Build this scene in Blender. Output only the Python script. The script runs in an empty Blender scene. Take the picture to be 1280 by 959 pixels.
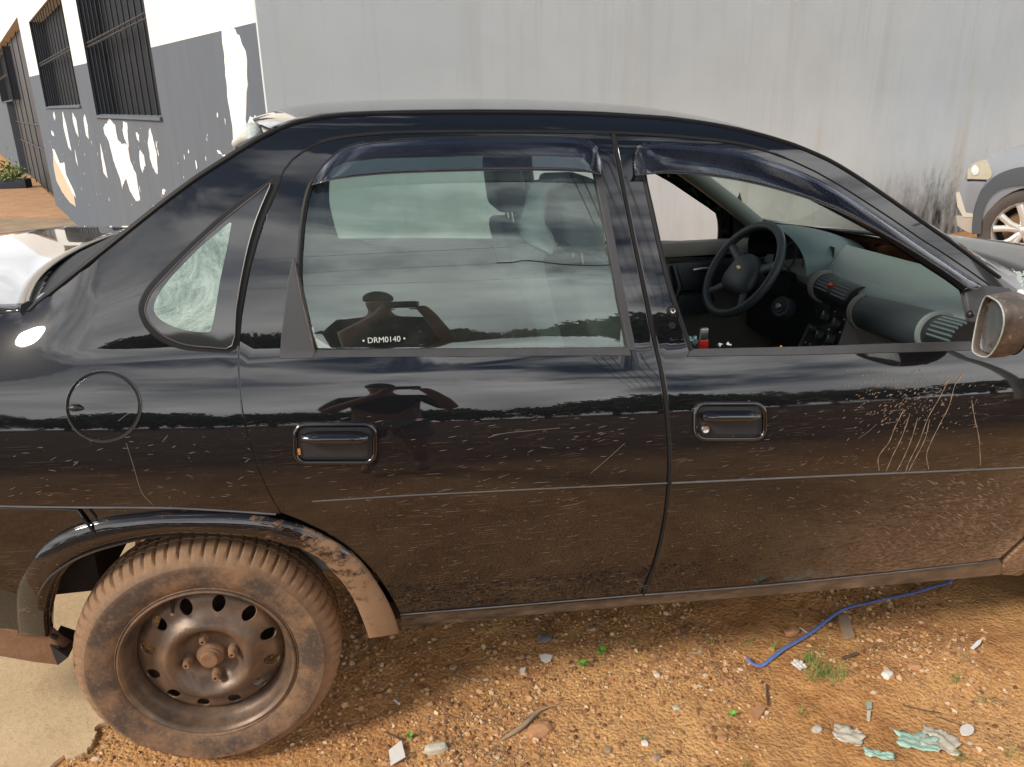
import bpy, bmesh, math, random
import numpy as np
from mathutils import Vector, Matrix, noise
from mathutils.geometry import delaunay_2d_cdt
PI = math.pi
sc = bpy.context.scene
COL = sc.collection
rnd = random.Random(7)

# ------------------------------------------------------------------ camera
CAM = np.array([0.4306, -1.5230, 1.4424]); YAW, PITCH, ROLL, FPX = 0.166395, 0.340407, -0.019379, 998.43
_f = np.array([math.sin(YAW)*math.cos(PITCH), math.cos(YAW)*math.cos(PITCH), -math.sin(PITCH)])
_r = np.array([math.cos(YAW), -math.sin(YAW), 0.]); _u = np.cross(_r, _f)
RR = math.cos(ROLL)*_r + math.sin(ROLL)*_u; UU = -math.sin(ROLL)*_r + math.cos(ROLL)*_u; FF = _f
cd = bpy.data.cameras.new('camera'); cam = bpy.data.objects.new('camera', cd); COL.objects.link(cam)
cam.matrix_world = Matrix(((RR[0], UU[0], -FF[0], CAM[0]), (RR[1], UU[1], -FF[1], CAM[1]), (RR[2], UU[2], -FF[2], CAM[2]), (0, 0, 0, 1)))
cd.sensor_width = 36; cd.sensor_fit = 'HORIZONTAL'; cd.lens = 36*FPX/1280; cd.clip_start = 0.02; cd.clip_end = 2000
sc.camera = cam

# ------------------------------------------------------------------ world, sun, exposure
SUN = Vector((-0.76, -0.39, 0.64)).normalized()
el = math.asin(SUN.z); az = math.atan2(SUN.x, SUN.y)
w = bpy.data.worlds.new('World'); sc.world = w; w.use_nodes = True
nt = w.node_tree; nt.nodes.clear()
N = nt.nodes.new; L = nt.links.new
sky = N('ShaderNodeTexSky'); sky.sky_type = 'NISHITA'; sky.sun_disc = False; sky.sun_elevation = el; sky.sun_rotation = az
sky.air_density = 1.0; sky.dust_density = 1.5
tc = N('ShaderNodeTexCoord')
mp = N('ShaderNodeMapping'); mp.inputs['Scale'].default_value = (1, 1, 2.4); mp.inputs['Location'].default_value = (0.3, 1.7, 0.2)
n1 = N('ShaderNodeTexNoise'); n1.inputs['Scale'].default_value = 2.1; n1.inputs['Detail'].default_value = 8; n1.inputs['Roughness'].default_value = 0.55; n1.inputs['Distortion'].default_value = 0.4
cr = N('ShaderNodeValToRGB'); cr.color_ramp.elements[0].position = 0.41; cr.color_ramp.elements[1].position = 0.55
n2 = N('ShaderNodeTexNoise'); n2.inputs['Scale'].default_value = 3.2; n2.inputs['Detail'].default_value = 5
cr2 = N('ShaderNodeValToRGB'); cr2.color_ramp.elements[0].position = 0.32; cr2.color_ramp.elements[1].position = 0.7
cr2.color_ramp.elements[0].color = (14, 14.4, 15, 1); cr2.color_ramp.elements[1].color = (33, 32.3, 31.5, 1)
mx = N('ShaderNodeMix'); mx.data_type = 'RGBA'
bg = N('ShaderNodeBackground'); bg.inputs['Strength'].default_value = 0.10
out = N('ShaderNodeOutputWorld')
L(tc.outputs['Generated'], mp.inputs['Vector']); L(mp.outputs['Vector'], n1.inputs['Vector']); L(mp.outputs['Vector'], n2.inputs['Vector'])
sx = N('ShaderNodeSeparateXYZ'); L(tc.outputs['Generated'], sx.inputs[0])
mr = N('ShaderNodeMapRange'); mr.inputs[1].default_value = .12; mr.inputs[2].default_value = .80; mr.inputs[3].default_value = .17; mr.inputs[4].default_value = -.13; L(sx.outputs['Z'], mr.inputs[0])
ad = N('ShaderNodeMath'); ad.operation = 'ADD'; L(n1.outputs['Fac'], ad.inputs[0]); L(mr.outputs[0], ad.inputs[1]); L(ad.outputs[0], cr.inputs['Fac']); L(n2.outputs['Fac'], cr2.inputs['Fac'])
L(cr.outputs['Color'], mx.inputs['Factor']); L(sky.outputs['Color'], mx.inputs[6]); L(cr2.outputs['Color'], mx.inputs[7])
L(mx.outputs[2], bg.inputs['Color']); L(bg.outputs['Background'], out.inputs['Surface'])
sd = bpy.data.lights.new('sun', 'SUN'); sun = bpy.data.objects.new('sun', sd); COL.objects.link(sun)
sun.rotation_euler = (-SUN).to_track_quat('-Z', 'Y').to_euler(); sun.location = (0, 0, 8)
sd.energy = 3.9; sd.angle = math.radians(13); sd.color = (1.0, 0.93, 0.83)
sc.view_settings.view_transform = 'Standard'; sc.view_settings.look = 'None'; sc.view_settings.exposure = -0.28; sc.view_settings.gamma = 1
sc.cycles.max_bounces = 10; sc.cycles.transparent_max_bounces = 16; sc.cycles.caustics_reflective = False; sc.cycles.caustics_refractive = False

# ------------------------------------------------------------------ picture -> place helpers
def ray(px, py): return FF + (px-640)/FPX*RR - (py-479.5)/FPX*UU
def onY(px, py, Y):
    d = ray(px, py); return CAM + (Y-CAM[1])/d[1]*d
def onZ(px, py, Z=0.0):
    d = ray(px, py); return CAM + (Z-CAM[2])/d[2]*d
def onP(px, py, P0, n):
    d = ray(px, py); return CAM + ((np.array(P0)-CAM)@np.array(n))/(d@np.array(n))*d
# flank of the black car: Y as a function of X (forward) and Z
HB = [-.95, -.80, -.68, -.55, -.40, -.30, -.22, -.13, -.08, -.03, .0, .02, .15, .30, .40, .425, .45, .48, .60]
SL = [-.60, -.42, -.26, -.12, -.04, .0, .05, .19, .28, .45, .50, .15, .29, .38, .44, .60, 1.1, 1.9, 2.4]
_hs = np.linspace(-.95, .60, 1600); _sl = np.interp(_hs, HB, SL); _yy = np.concatenate([[0], np.cumsum((_sl[1:]+_sl[:-1])/2*(_hs[1]-_hs[0]))])
_yy -= np.interp(-.27, _hs, _yy)
def sst(t): t = max(0., min(1., t)); return t*t*(3-2*t)
def ZB(X): return .970-.0465*X
def S(X, Z):
    h = Z-ZB(X)
    y = float(np.interp(h, _hs, _yy)) + .03*(X-1.1)**2
    if X < -.35: y += .22*(X+.35)**2
    if X > 2.3: y += .20*(X-2.3)**2
    if X < .1: y += .45*(X-.1)**2*sst(h/.35)
    k = sst((-X-.12)/.28)
    if k > 0 and h > -.06: y += k*4.0*(h+.06)**2
    kf = sst((X-1.95)/.4)
    if kf > 0 and h > -.06: y += kf*6.0*(h+.06)**2
    return y
def SN(X, Z, e=.004):
    dx = (S(X+e, Z)-S(X-e, Z))/(2*e); dz = (S(X, Z+e)-S(X, Z-e))/(2*e)
    return Vector((dx, -1, dz)).normalized()
def onS(p, off=0.0):
    """picture point -> (X, Z) on the flank; ('x',X,Z) passes through"""
    if p[0] == 'x': return (p[1], p[2])
    Y = .05
    for _ in range(14):
        q = onY(p[0], p[1], Y); Y = .5*Y+.5*(S(q[0], q[2])+off)
    return (float(q[0]), float(q[2]))
def P3(p, off=0.0):
    X, Z = onS(p, off); return Vector((X, S(X, Z)+off, Z))
W = 1.61                                             # body width

# ------------------------------------------------------------------ object helpers
def props(o, label=None, cat=None, group=None, kind=None):
    if label: o['label'] = label
    if cat: o['category'] = cat
    if group: o['group'] = group
    if kind: o['kind'] = kind
    return o
def root(name, loc, label, cat, group=None, rz=0):
    o = bpy.data.objects.new(name, None); o.empty_display_size = .1; COL.objects.link(o); o.location = loc; o.rotation_euler = (0, 0, rz)
    return props(o, label, cat, group)
def worldloc(o):
    v = Vector((0, 0, 0))
    while o: v += o.location; o = o.parent
    return v
def link(name, me, parent=None, loc=None):
    """mesh data given in world coordinates; stored relative to the parent's place"""
    o = bpy.data.objects.new(name, me); COL.objects.link(o)
    if parent: o.parent = parent; o.location = -worldloc(parent) if loc is None else Vector(loc)-worldloc(parent)
    elif loc is not None: o.location = loc
    return o
def mesh(name, vs, fs, mat, parent=None, smooth=False, normals=None, loc=None, sharp=None):
    me = bpy.data.meshes.new(name); me.from_pydata([tuple(map(float, v)) for v in vs], [], fs)
    if mat: me.materials.append(mat)
    if smooth or normals: me.polygons.foreach_set('use_smooth', [True]*len(me.polygons))
    me.update()
    if normals: me.normals_split_custom_set_from_vertices([tuple(n) for n in normals])
    elif sharp: me.set_sharp_from_angle(angle=math.radians(sharp))
    return link(name, me, parent, loc)
def fromb(name, bm, mat, parent=None, smooth=False, sharp=35, loc=None, bevel=0):
    if bevel: bmesh.ops.bevel(bm, geom=[e for e in bm.edges if len(e.link_faces) == 2 and e.calc_face_angle(0) > .5], offset=bevel, segments=2, affect='EDGES', profile=.6)
    bmesh.ops.recalc_face_normals(bm, faces=bm.faces)
    me = bpy.data.meshes.new(name); bm.to_mesh(me); bm.free(); me.materials.append(mat)
    if smooth:
        me.polygons.foreach_set('use_smooth', [True]*len(me.polygons)); me.set_sharp_from_angle(angle=math.radians(sharp))
    return link(name, me, parent, loc)
def crv(pts, n=6, closed=False):
    """Catmull-Rom through points of any dimension"""
    P = [np.array(p, float) for p in pts]; m = len(P); o = []
    rng = range(m) if closed else range(m-1)
    for i in rng:
        a, b = P[i], P[(i+1) % m]
        p0 = P[i-1] if (closed or i > 0) else 2*a-b
        p3 = P[(i+2) % m] if (closed or i+2 < m) else 2*b-a
        for k in range(n):
            t = k/n; o.append(.5*((2*a)+(b-p0)*t+(2*p0-5*a+4*b-p3)*t*t+(3*a-p0-3*b+p3)*t**3))
    if not closed: o.append(P[-1])
    return o
def tubedata(path, r, seg=8, closed=False, flat=1.0, up=None):
    P = [Vector(map(float, p)) for p in path]; m = len(P); vs = []; fs = []
    rr = r if hasattr(r, '__len__') else [r]*m
    prev = None
    for i in range(m):
        a = P[i-1] if (closed or i) else P[0]; b = P[(i+1) % m] if (closed or i < m-1) else P[-1]
        t = (b-a)
        t = t.normalized() if t.length > 1e-9 else Vector((1, 0, 0))
        u0 = Vector(up) if up else (prev if prev else (Vector((0, 0, 1)) if abs(t.z) < .9 else Vector((1, 0, 0))))
        s = t.cross(u0)
        s = s.normalized() if s.length > 1e-6 else Vector((0, 1, 0))
        v = s.cross(t).normalized(); prev = v
        for k in range(seg):
            an = 2*PI*k/seg; vs.append(P[i]+s*math.cos(an)*rr[i]+v*math.sin(an)*rr[i]*flat)
    n = m if closed else m-1
    for i in range(n):
        for k in range(seg):
            a = i*seg+k; b = i*seg+(k+1) % seg; c = ((i+1) % m)*seg+(k+1) % seg; d = ((i+1) % m)*seg+k
            fs.append((a, b, c, d))
    if not closed: fs.append(tuple(range(seg))[::-1]); fs.append(tuple((m-1)*seg+k for k in range(seg)))
    return vs, fs
def tube(name, path, r, mat, parent=None, seg=8, closed=False, flat=1.0, up=None):
    vs, fs = tubedata(path, r, seg, closed, flat, up); return mesh(name, vs, fs, mat, parent, smooth=True, sharp=50)
def boxb(bm, c, s, M=None):
    r = bmesh.ops.create_cube(bm, size=1); vv = r['verts']
    for v in vv:
        v.co = Vector((v.co.x*s[0], v.co.y*s[1], v.co.z*s[2]))
        if M: v.co = M @ v.co
        v.co += Vector(c)
    return vv
def box(name, c, s, mat, parent=None, bevel=0, M=None):
    bm = bmesh.new(); boxb(bm, c, s, M); return fromb(name, bm, mat, parent, smooth=bevel > 0, bevel=bevel)
def lathe(name, prof, C, mat, parent=None, seg=64, axis=Vector((0, 1, 0)), closed=False, sharp=40):
    """prof: (radius, along axis)"""
    ax = Vector(axis).normalized(); a = ax.cross(Vector((0, 0, 1)))
    a = a.normalized() if a.length > .01 else Vector((1, 0, 0)); b = ax.cross(a)
    vs = []; fs = []; m = len(prof)
    for k in range(seg):
        an = 2*PI*k/seg
        for r, t in prof: vs.append(Vector(C)+ax*t+(a*math.cos(an)+b*math.sin(an))*r)
    for k in range(seg):
        k2 = (k+1) % seg
        for i in range(m if closed else m-1):
            j = (i+1) % m
            fs.append((k*m+i, k*m+j, k2*m+j, k2*m+i))
    me = bpy.data.meshes.new(name); me.from_pydata(vs, [], fs); me.materials.append(mat)
    bm = bmesh.new(); bm.from_mesh(me); bmesh.ops.remove_doubles(bm, verts=bm.verts, dist=1e-5); bmesh.ops.recalc_face_normals(bm, faces=bm.faces); bm.to_mesh(me); bm.free()
    me.polygons.foreach_set('use_smooth', [True]*len(me.polygons)); me.set_sharp_from_angle(angle=math.radians(sharp))
    return link(name, me, parent)
def inpoly(x, y, P):
    c = False; j = len(P)-1
    for i in range(len(P)):
        xi, yi = P[i]; xj, yj = P[j]
        if (yi > y) != (yj > y) and x < (xj-xi)*(y-yi)/(yj-yi)+xi: c = not c
        j = i
    return c
def inset(P, d):
    n = len(P); A = sum(P[i][0]*P[(i+1) % n][1]-P[(i+1) % n][0]*P[i][1] for i in range(n))
    sg = 1 if A > 0 else -1; o = []
    for i in range(n):
        a = np.array(P[i-1]); b = np.array(P[i]); c = np.array(P[(i+1) % n])
        u = b-a; v = c-b; lu = np.linalg.norm(u)+1e-9; lv = np.linalg.norm(v)+1e-9
        n1 = np.array([-u[1], u[0]])/lu; n2 = np.array([-v[1], v[0]])/lv; m = n1+n2; l = np.linalg.norm(m)
        m = m/l if l > 1e-6 else n1
        k = max(.5, float(m@n1)); o.append(tuple(b+sg*m*d/k))
    return o
def dedupe(P, e=1e-4):
    o = []
    for p in P:
        if not o or (abs(p[0]-o[-1][0])+abs(p[1]-o[-1][1])) > e: o.append(tuple(p))
    if len(o) > 1 and abs(o[0][0]-o[-1][0])+abs(o[0][1]-o[-1][1]) <= e: o.pop()
    return o
def triang(P, holes, g):
    pts = list(P); ed = [(i, (i+1) % len(P)) for i in range(len(P))]
    for H in holes:
        b = len(pts); pts += list(H); ed += [(b+i, b+(i+1) % len(H)) for i in range(len(H))]
    nb = np.array(pts)
    if g:
        x0, y0 = nb.min(0); x1, y1 = nb.max(0)
        for i in range(int((x1-x0)/g)+1):
            for j in range(int((y1-y0)/g)+1):
                x = x0+(i+.5+.5*(j % 2))*g; y = y0+(j+.5)*g
                if inpoly(x, y, P) and not any(inpoly(x, y, H) for H in holes) and ((nb-(x, y))**2).sum(1).min() > (g*.45)**2: pts.append((x, y))
    vs, es, fs, *_ = delaunay_2d_cdt([Vector(p) for p in pts], ed, [], 0, 1e-6)
    ff = []
    for f in fs:
        cx = sum(vs[k].x for k in f)/len(f); cy = sum(vs[k].y for k in f)/len(f)
        if inpoly(cx, cy, P) and not any(inpoly(cx, cy, H) for H in holes): ff.append(list(f))
    return vs, ff
def sheet(name, P, fmap, fnor, mat, parent=None, holes=(), g=.03, thick=.012, back=False, lip=.003):
    """a curved panel: 2-D outline P mapped by fmap(u,v)->Vector; fnor gives outward normal; edges roll inward by lip and fold back by thick"""
    vs, fs = triang(P, list(holes), g)
    V = [fmap(v.x, v.y) for v in vs]; NR = [fnor(v.x, v.y) for v in vs]
    F = []
    for f in fs:
        a, b, c = V[f[0]], V[f[1]], V[f[2]]
        if (b-a).cross(c-a).dot(NR[f[0]]) < 0: f = f[::-1]
        F.append(tuple(f))
    # boundary loop flange
    cnt = {}
    for f in F:
        for i in range(len(f)):
            a, b = f[i], f[(i+1) % len(f)]; cnt[(a, b)] = cnt.get((a, b), 0)+1
    bd = [(a, b) for (a, b) in cnt if (b, a) not in cnt]
    nxt = {a: b for a, b in bd}; prv = {b: a for a, b in bd}
    m1 = {}; m2 = {}
    for a in nxt:
        b = nxt[a]; p = prv.get(a, a)
        t = (V[b]-V[p]); t = t.normalized() if t.length > 1e-9 else Vector((1, 0, 0))
        o = t.cross(NR[a]).normalized()
        m1[a] = len(V); V.append(V[a]+o*lip*.8-NR[a]*lip*.7); NR.append((o+NR[a]*.6).normalized())
        m2[a] = len(V); V.append(V[a]+o*lip-NR[a]*thick); NR.append(o)
    for a, b in bd:
        F.append((a, m1[a], m1[b], b)); F.append((m1[a], m2[a], m2[b], m1[b]))
    if back:
        b0 = len(V); nv = len(vs)
        for k in range(nv): V.append(V[k]-NR[k]*thick); NR.append(-NR[k])
        for f in F[:len(fs)]: F.append(tuple(b0+k for k in f[::-1]))
    return mesh(name, V, F, mat, parent, normals=NR)
def panel(name, pts, mat, parent, holes=(), off=0.0, g=.035, thick=.014, shrink=.0022, back=False, lip=.003, mirror=True):
    P = dedupe([onS(p, off) for p in pts]); P = inset(P, shrink)
    H = [inset(dedupe([onS(p, off) for p in h]), -shrink) for h in holes]
    return sheet(name, P, lambda x, z: Vector((x, S(x, z)+off, z)), lambda x, z: SN(x, z), mat, parent, H, g, thick, back, lip)

# ------------------------------------------------------------------ materials
class NT:
    def __init__(s, name):
        s.m = bpy.data.materials.new(name); s.m.use_nodes = True; s.t = s.m.node_tree; s.t.nodes.clear()
        s.o = s.n('ShaderNodeOutputMaterial'); s.p = s.n('ShaderNodeBsdfPrincipled'); s.l(s.p.outputs[0], s.o.inputs['Surface'])
        s.g = s.n('ShaderNodeNewGeometry')
    def n(s, t): return s.t.nodes.new(t)
    def l(s, a, b): s.t.links.new(a, b)
    def set(s, i, v):
        if hasattr(v, 'default_value') or hasattr(v, 'links'): s.l(v, s.p.inputs[i])
        else: s.p.inputs[i].default_value = v
    def pos(s, scale=(1, 1, 1), rot=(0, 0, 0), src=None):
        m = s.n('ShaderNodeMapping'); m.inputs['Scale'].default_value = scale; m.inputs['Rotation'].default_value = rot
        s.l(src or s.g.outputs['Position'], m.inputs['Vector']); return m.outputs['Vector']
    def noise(s, scale, detail=4, rough=.55, vec=None, dist=0):
        n = s.n('ShaderNodeTexNoise'); n.inputs['Scale'].default_value = scale; n.inputs['Detail'].default_value = detail
        n.inputs['Roughness'].default_value = rough; n.inputs['Distortion'].default_value = dist; s.l(vec or s.g.outputs['Position'], n.inputs['Vector']); return n.outputs['Fac']
    def ramp(s, fac, a, b, ca=(0, 0, 0, 1), cb=(1, 1, 1, 1)):
        r = s.n('ShaderNodeValToRGB'); e = r.color_ramp.elements; e[0].position = a; e[1].position = b; e[0].color = ca; e[1].color = cb
        s.l(fac, r.inputs['Fac']); return r.outputs['Color']
    def rng(s, v, a, b, c=0, d=1):
        r = s.n('ShaderNodeMapRange'); r.inputs[1].default_value = a; r.inputs[2].default_value = b; r.inputs[3].default_value = c; r.inputs[4].default_value = d
        s.l(v, r.inputs[0]); return r.outputs[0]
    def math(s, op, a, b=0.0, clamp=False):
        m = s.n('ShaderNodeMath'); m.operation = op; m.use_clamp = clamp
        for i, v in enumerate((a, b)):
            if isinstance(v, (int, float)): m.inputs[i].default_value = v
            else: s.l(v, m.inputs[i])
        return m.outputs[0]
    def xyz(s, src=None):
        x = s.n('ShaderNodeSeparateXYZ'); s.l(src or s.g.outputs['Position'], x.inputs[0]); return x.outputs
    def mix(s, f, a, b):
        m = s.n('ShaderNodeMix'); m.data_type = 'RGBA'
        for i, v in ((0, f), (6, a), (7, b)):
            if isinstance(v, (int, float)): m.inputs[i].default_value = v
            elif isinstance(v, tuple): m.inputs[i].default_value = v if len(v) == 4 else v+(1,)
            else: s.l(v, m.inputs[i])
        return m.outputs[2]
    def bump(s, h, strength=.3, dist=.01):
        b = s.n('ShaderNodeBump'); b.inputs['Strength'].default_value = strength; b.inputs['Distance'].default_value = dist
        s.l(h, b.inputs['Height']); s.l(b.outputs[0], s.p.inputs['Normal']); return b
def plain(name, col, rough=.5, metal=0, var=.15, scale=30, bump=0, spec=.5):
    t = NT(name); n = t.noise(scale, 4)
    t.set('Base Color', t.mix(n, tuple(c*(1-var) for c in col), tuple(min(1, c*(1+var)) for c in col))); t.set('Roughness', rough); t.set('Metallic', metal)
    t.p.inputs['Specular IOR Level'].default_value = spec
    if bump: t.bump(t.noise(scale*4, 3), bump, .003)
    return t.m
MUD = (.30, .155, .075)

def paint(name, flare=False):
    t = NT(name); X, Y, Z = t.xyz()
    t.set('Roughness', .25); t.p.inputs['Specular IOR Level'].default_value = .04; t.p.inputs['Coat Weight'].default_value = 1; t.p.inputs['Coat Roughness'].default_value = .015; t.p.inputs['Coat IOR'].default_value = 1.74
    base = (.006, .0065, .008)
    # fine dried road film, stronger low on the flank and towards the front wheel
    st = t.noise(60, 5, .7, t.pos((1.0, 1, 5), (0, .12, 0)))
    big = t.noise(3.0, 5, .6)
    low = t.rng(Z, .80, .28, 0, 1)
    fr = t.math('MULTIPLY', t.rng(X, 1.25, 2.05, 0, 1), t.rng(Z, .62, .32, 0, 1))
    film = t.math('ADD', t.math('MULTIPLY', low, .028), t.math('MULTIPLY', fr, .95))
    film = t.math('MULTIPLY', film, t.rng(big, .3, .65, .35, 1.2))
    film = t.math('MULTIPLY', film, t.rng(st, .38, .64, .25, 1.8))
    # splash flecks flying up and back from the front wheel
    sv = t.pos((9, 9, 60), (0, -.55, 0)); sp = t.noise(3.2, 3, .6, sv)
    spm = t.math('MULTIPLY', t.rng(sp, .55, .68, 0, 1), t.rng(X, 1.2, 1.95, 0, .75)); spm = t.math('MULTIPLY', spm, t.rng(Z, .68, .5, 0, 1, ))
    # hairline scratches along the flank
    sc1 = t.noise(5, 2, .5, t.pos((2.2, 1, 90), (0, .10, 0))); sm = t.math('MULTIPLY', t.rng(sc1, .62, .68, 0, 1), t.rng(t.noise(9, 2), .42, .6, 0, .7))
    sc2 = t.noise(4, 2, .5, t.pos((4, 1, 130), (0, -.14, 0))); sm2 = t.math('MULTIPLY', t.rng(sc2, .63, .68, 0, 1), t.rng(t.noise(7, 2), .45, .6, 0, .7))
    sm = t.math('MULTIPLY', t.math('MAXIMUM', sm, sm2), t.rng(Z, .86, .70, 0, 1))
    f = t.math('MAXIMUM', film, t.math('MAXIMUM', spm, t.math('MULTIPLY', sm, .4)))
    fleck = t.math('MULTIPLY', t.rng(t.noise(95, 2, .5, t.pos((1, 1, 2.2))), .705, .74, 0, .6), t.rng(Z, .9, .5, 0, 1))
    f = t.math('MAXIMUM', f, fleck)
    if flare:
        m = t.math('ADD', t.rng(X, -.02, .36, -.45, 1.25), t.rng(Z, .62, .35, -.2, .7)); mn = t.noise(26, 6, .75, t.pos((1, 1, 1.6), (0, .6, 0)))
        m = t.math('ADD', m, t.rng(mn, .36, .64, -1.15, .65)); m = t.math('ADD', m, -.15, True); m = t.math('MULTIPLY', m, .90)
        f = t.math('MAXIMUM', f, m)
    f = t.math('MINIMUM', f, 1.0)
    dcol = t.mix(t.noise(14, 4), (.24, .145, .085), (.36, .23, .14))
    t.set('Base Color', t.mix(f, base, dcol)); t.l(t.rng(f, 0, .6, .22, .85), t.p.inputs['Roughness'])
    t.l(t.rng(f, 0, .55, 1, 0), t.p.inputs['Coat Weight']); t.l(t.rng(t.noise(2.2, 4), .4, .7, .012, .05), t.p.inputs['Coat Roughness'])
    t.bump(t.math('ADD', t.noise(3.0, 2), t.math('MULTIPLY', f, .25)), .10, .006)
    return t.m
M = {}
M['paint'] = paint('black_paint'); M['flare'] = paint('black_paint_muddy', True)
def sillmat():
    t = NT('dusty_sill'); X, Y, Z = t.xyz(); n = t.noise(30, 5, .7, t.pos((.5, 1, 2))); n2 = t.noise(9, 3)
    f = t.math('ADD', t.rng(X, .4, 2.0, .10, .62), t.rng(n, .35, .65, -.15, .30), True)
    f = t.math('MULTIPLY', f, t.rng(n2, .3, .6, .5, 1.1)); t.set('Base Color', t.mix(f, (.012, .011, .010), (.24, .165, .11))); t.set('Roughness', .5); t.bump(n, .2, .003); return t.m
M['sill'] = sillmat()
def glassmat(name, tint, ior=1.55, boost=1.9, dirt=0.06, rough=0.0, dcol=(.35, .36, .34), gcol=(1., 1., 1.)):
    t = NT(name); t.t.nodes.remove(t.p)
    tr = t.n('ShaderNodeBsdfTransparent'); tr.inputs[0].default_value = tint+(1,)
    gl = t.n('ShaderNodeBsdfGlossy'); gl.inputs['Roughness'].default_value = rough; gl.inputs[0].default_value = gcol+(1,)
    df = t.n('ShaderNodeBsdfDiffuse'); df.inputs[0].default_value = dcol+(1,)
    fr = t.n('ShaderNodeFresnel'); fr.inputs['IOR'].default_value = ior
    m1 = t.n('ShaderNodeMixShader'); m2 = t.n('ShaderNodeMixShader')
    t.l(t.math('MULTIPLY', fr.outputs[0], boost, True), m1.inputs[0]); t.l(tr.outputs[0], m1.inputs[1]); t.l(gl.outputs[0], m1.inputs[2])
    d = t.math('MULTIPLY', t.rng(t.noise(6, 6, .65), .3, .75, .25, 1.6), dirt)
    t.l(d, m2.inputs[0]); t.l(m1.outputs[0], m2.inputs[1]); t.l(df.outputs[0], m2.inputs[2]); t.l(m2.outputs[0], t.o.inputs['Surface'])
    return t.m
M['glass'] = glassmat('greenish_glass', (.70, .84, .78), boost=2.4, dirt=.07, gcol=(.86, 1., .96))
M['windshield'] = glassmat('windshield_glass', (.80, .90, .84), boost=1.3, dirt=.05)
M['visor'] = glassmat('smoked_acrylic', (.52, .55, .61), ior=1.45, boost=1.0, dirt=.05, rough=.04, dcol=(.20, .205, .25))
M['tint'] = plain('torn_tint_film', (.007, .008, .011), .7, var=.3, scale=6, spec=.25)
M['frit'] = plain('black_glass_frit', (.03, .032, .035), .06, var=.05, spec=1.0)
def crackmat():
    t = NT('cracked_glass'); v = t.n('ShaderNodeTexVoronoi'); v.feature = 'DISTANCE_TO_EDGE'; v.inputs['Scale'].default_value = 62
    dv = t.n('ShaderNodeVectorMath'); dv.operation = 'ADD'; nn = t.n('ShaderNodeTexNoise'); nn.inputs['Scale'].default_value = 12; t.l(t.g.outputs['Position'], nn.inputs['Vector'])
    sv = t.n('ShaderNodeVectorMath'); sv.operation = 'SCALE'; sv.inputs['Scale'].default_value = .12; t.l(nn.outputs['Color'], sv.inputs[0]); t.l(t.g.outputs['Position'], dv.inputs[0]); t.l(sv.outputs[0], dv.inputs[1]); t.l(dv.outputs[0], v.inputs['Vector'])
    e = t.rng(v.outputs['Distance'], 0, .10, 1, 0)
    n = t.noise(11, 6, .7, dist=1.2)
    c = t.mix(t.rng(n, .38, .62, 0, 1), (.17, .26, .23), (.50, .64, .57)); c = t.mix(t.math('MULTIPLY', e, .18), c, (.78, .88, .82))
    t.set('Base Color', c); t.set('Roughness', .12); t.p.inputs['Transmission Weight'].default_value = .25; t.bump(t.math('ADD', e, n), .2, .003); return t.m
M['crack'] = crackmat()
M['rubber'] = plain('black_rubber', (.012, .012, .013), .55, var=.3, spec=.25)
M['seal'] = plain('grey_window_seal', (.045, .045, .046), .4, var=.3)
M['gap'] = plain('panel_gap_black', (.004, .004, .004), .8)
M['plastic'] = plain('textured_grey_plastic', (.055, .056, .060), .55, var=.15, bump=.15, scale=200)
M['edge'] = plain('worn_edge_highlight', (.10, .095, .09), .35, var=.6, scale=20)
M['dash'] = plain('dash_green_grey', (.20, .235, .225), .42, var=.10, bump=.15, scale=160)
M['dashdark'] = plain('dash_dark', (.034, .044, .050), .5, var=.12, bump=.12, scale=160)
M['dashmid'] = plain('dash_binnacle', (.09, .13, .135), .5, var=.1, bump=.12, scale=160)
M['console'] = plain('console_taupe', (.22, .195, .18), .55, var=.1)
M['blackpl'] = plain('black_plastic', (.014, .015, .016), .38, var=.2)
M['trim'] = plain('interior_trim', (.16, .17, .15), .6, var=.08)
M['seat'] = plain('seat_fabric', (.34, .37, .36), .9, var=.2, scale=60, bump=.08)
M['headliner'] = plain('headliner', (.22, .22, .20), .9, var=.1)
M['carpet'] = plain('carpet', (.012, .012, .013), .95, var=.3)
M['red'] = plain('red_plastic', (.55, .02, .015), .3)
M['chrome'] = plain('dull_metal', (.55, .54, .50), .3, metal=1, var=.2)
M['white'] = plain('bright_white', (.75, .75, .72), .6, var=.05)
M['gold'] = plain('badge_gold', (.55, .42, .12), .35, metal=.8)
M['cream'] = plain('cream_plastic', (.5, .47, .4), .4, var=.1)
def rusty():
    t = NT('weathered_brown_housing'); n = t.noise(24, 6, .7, t.pos((1, 1, .5))); c = t.mix(t.rng(n, .35, .65), (.045, .037, .033), (.16, .12, .095)); c = t.mix(t.rng(t.noise(60, 4, .7), .6, .72), c, (.34, .30, .26))
    t.set('Base Color', c); t.set('Roughness', .6); t.bump(n, .4, .004); return t.m
M['rust'] = rusty()
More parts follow.
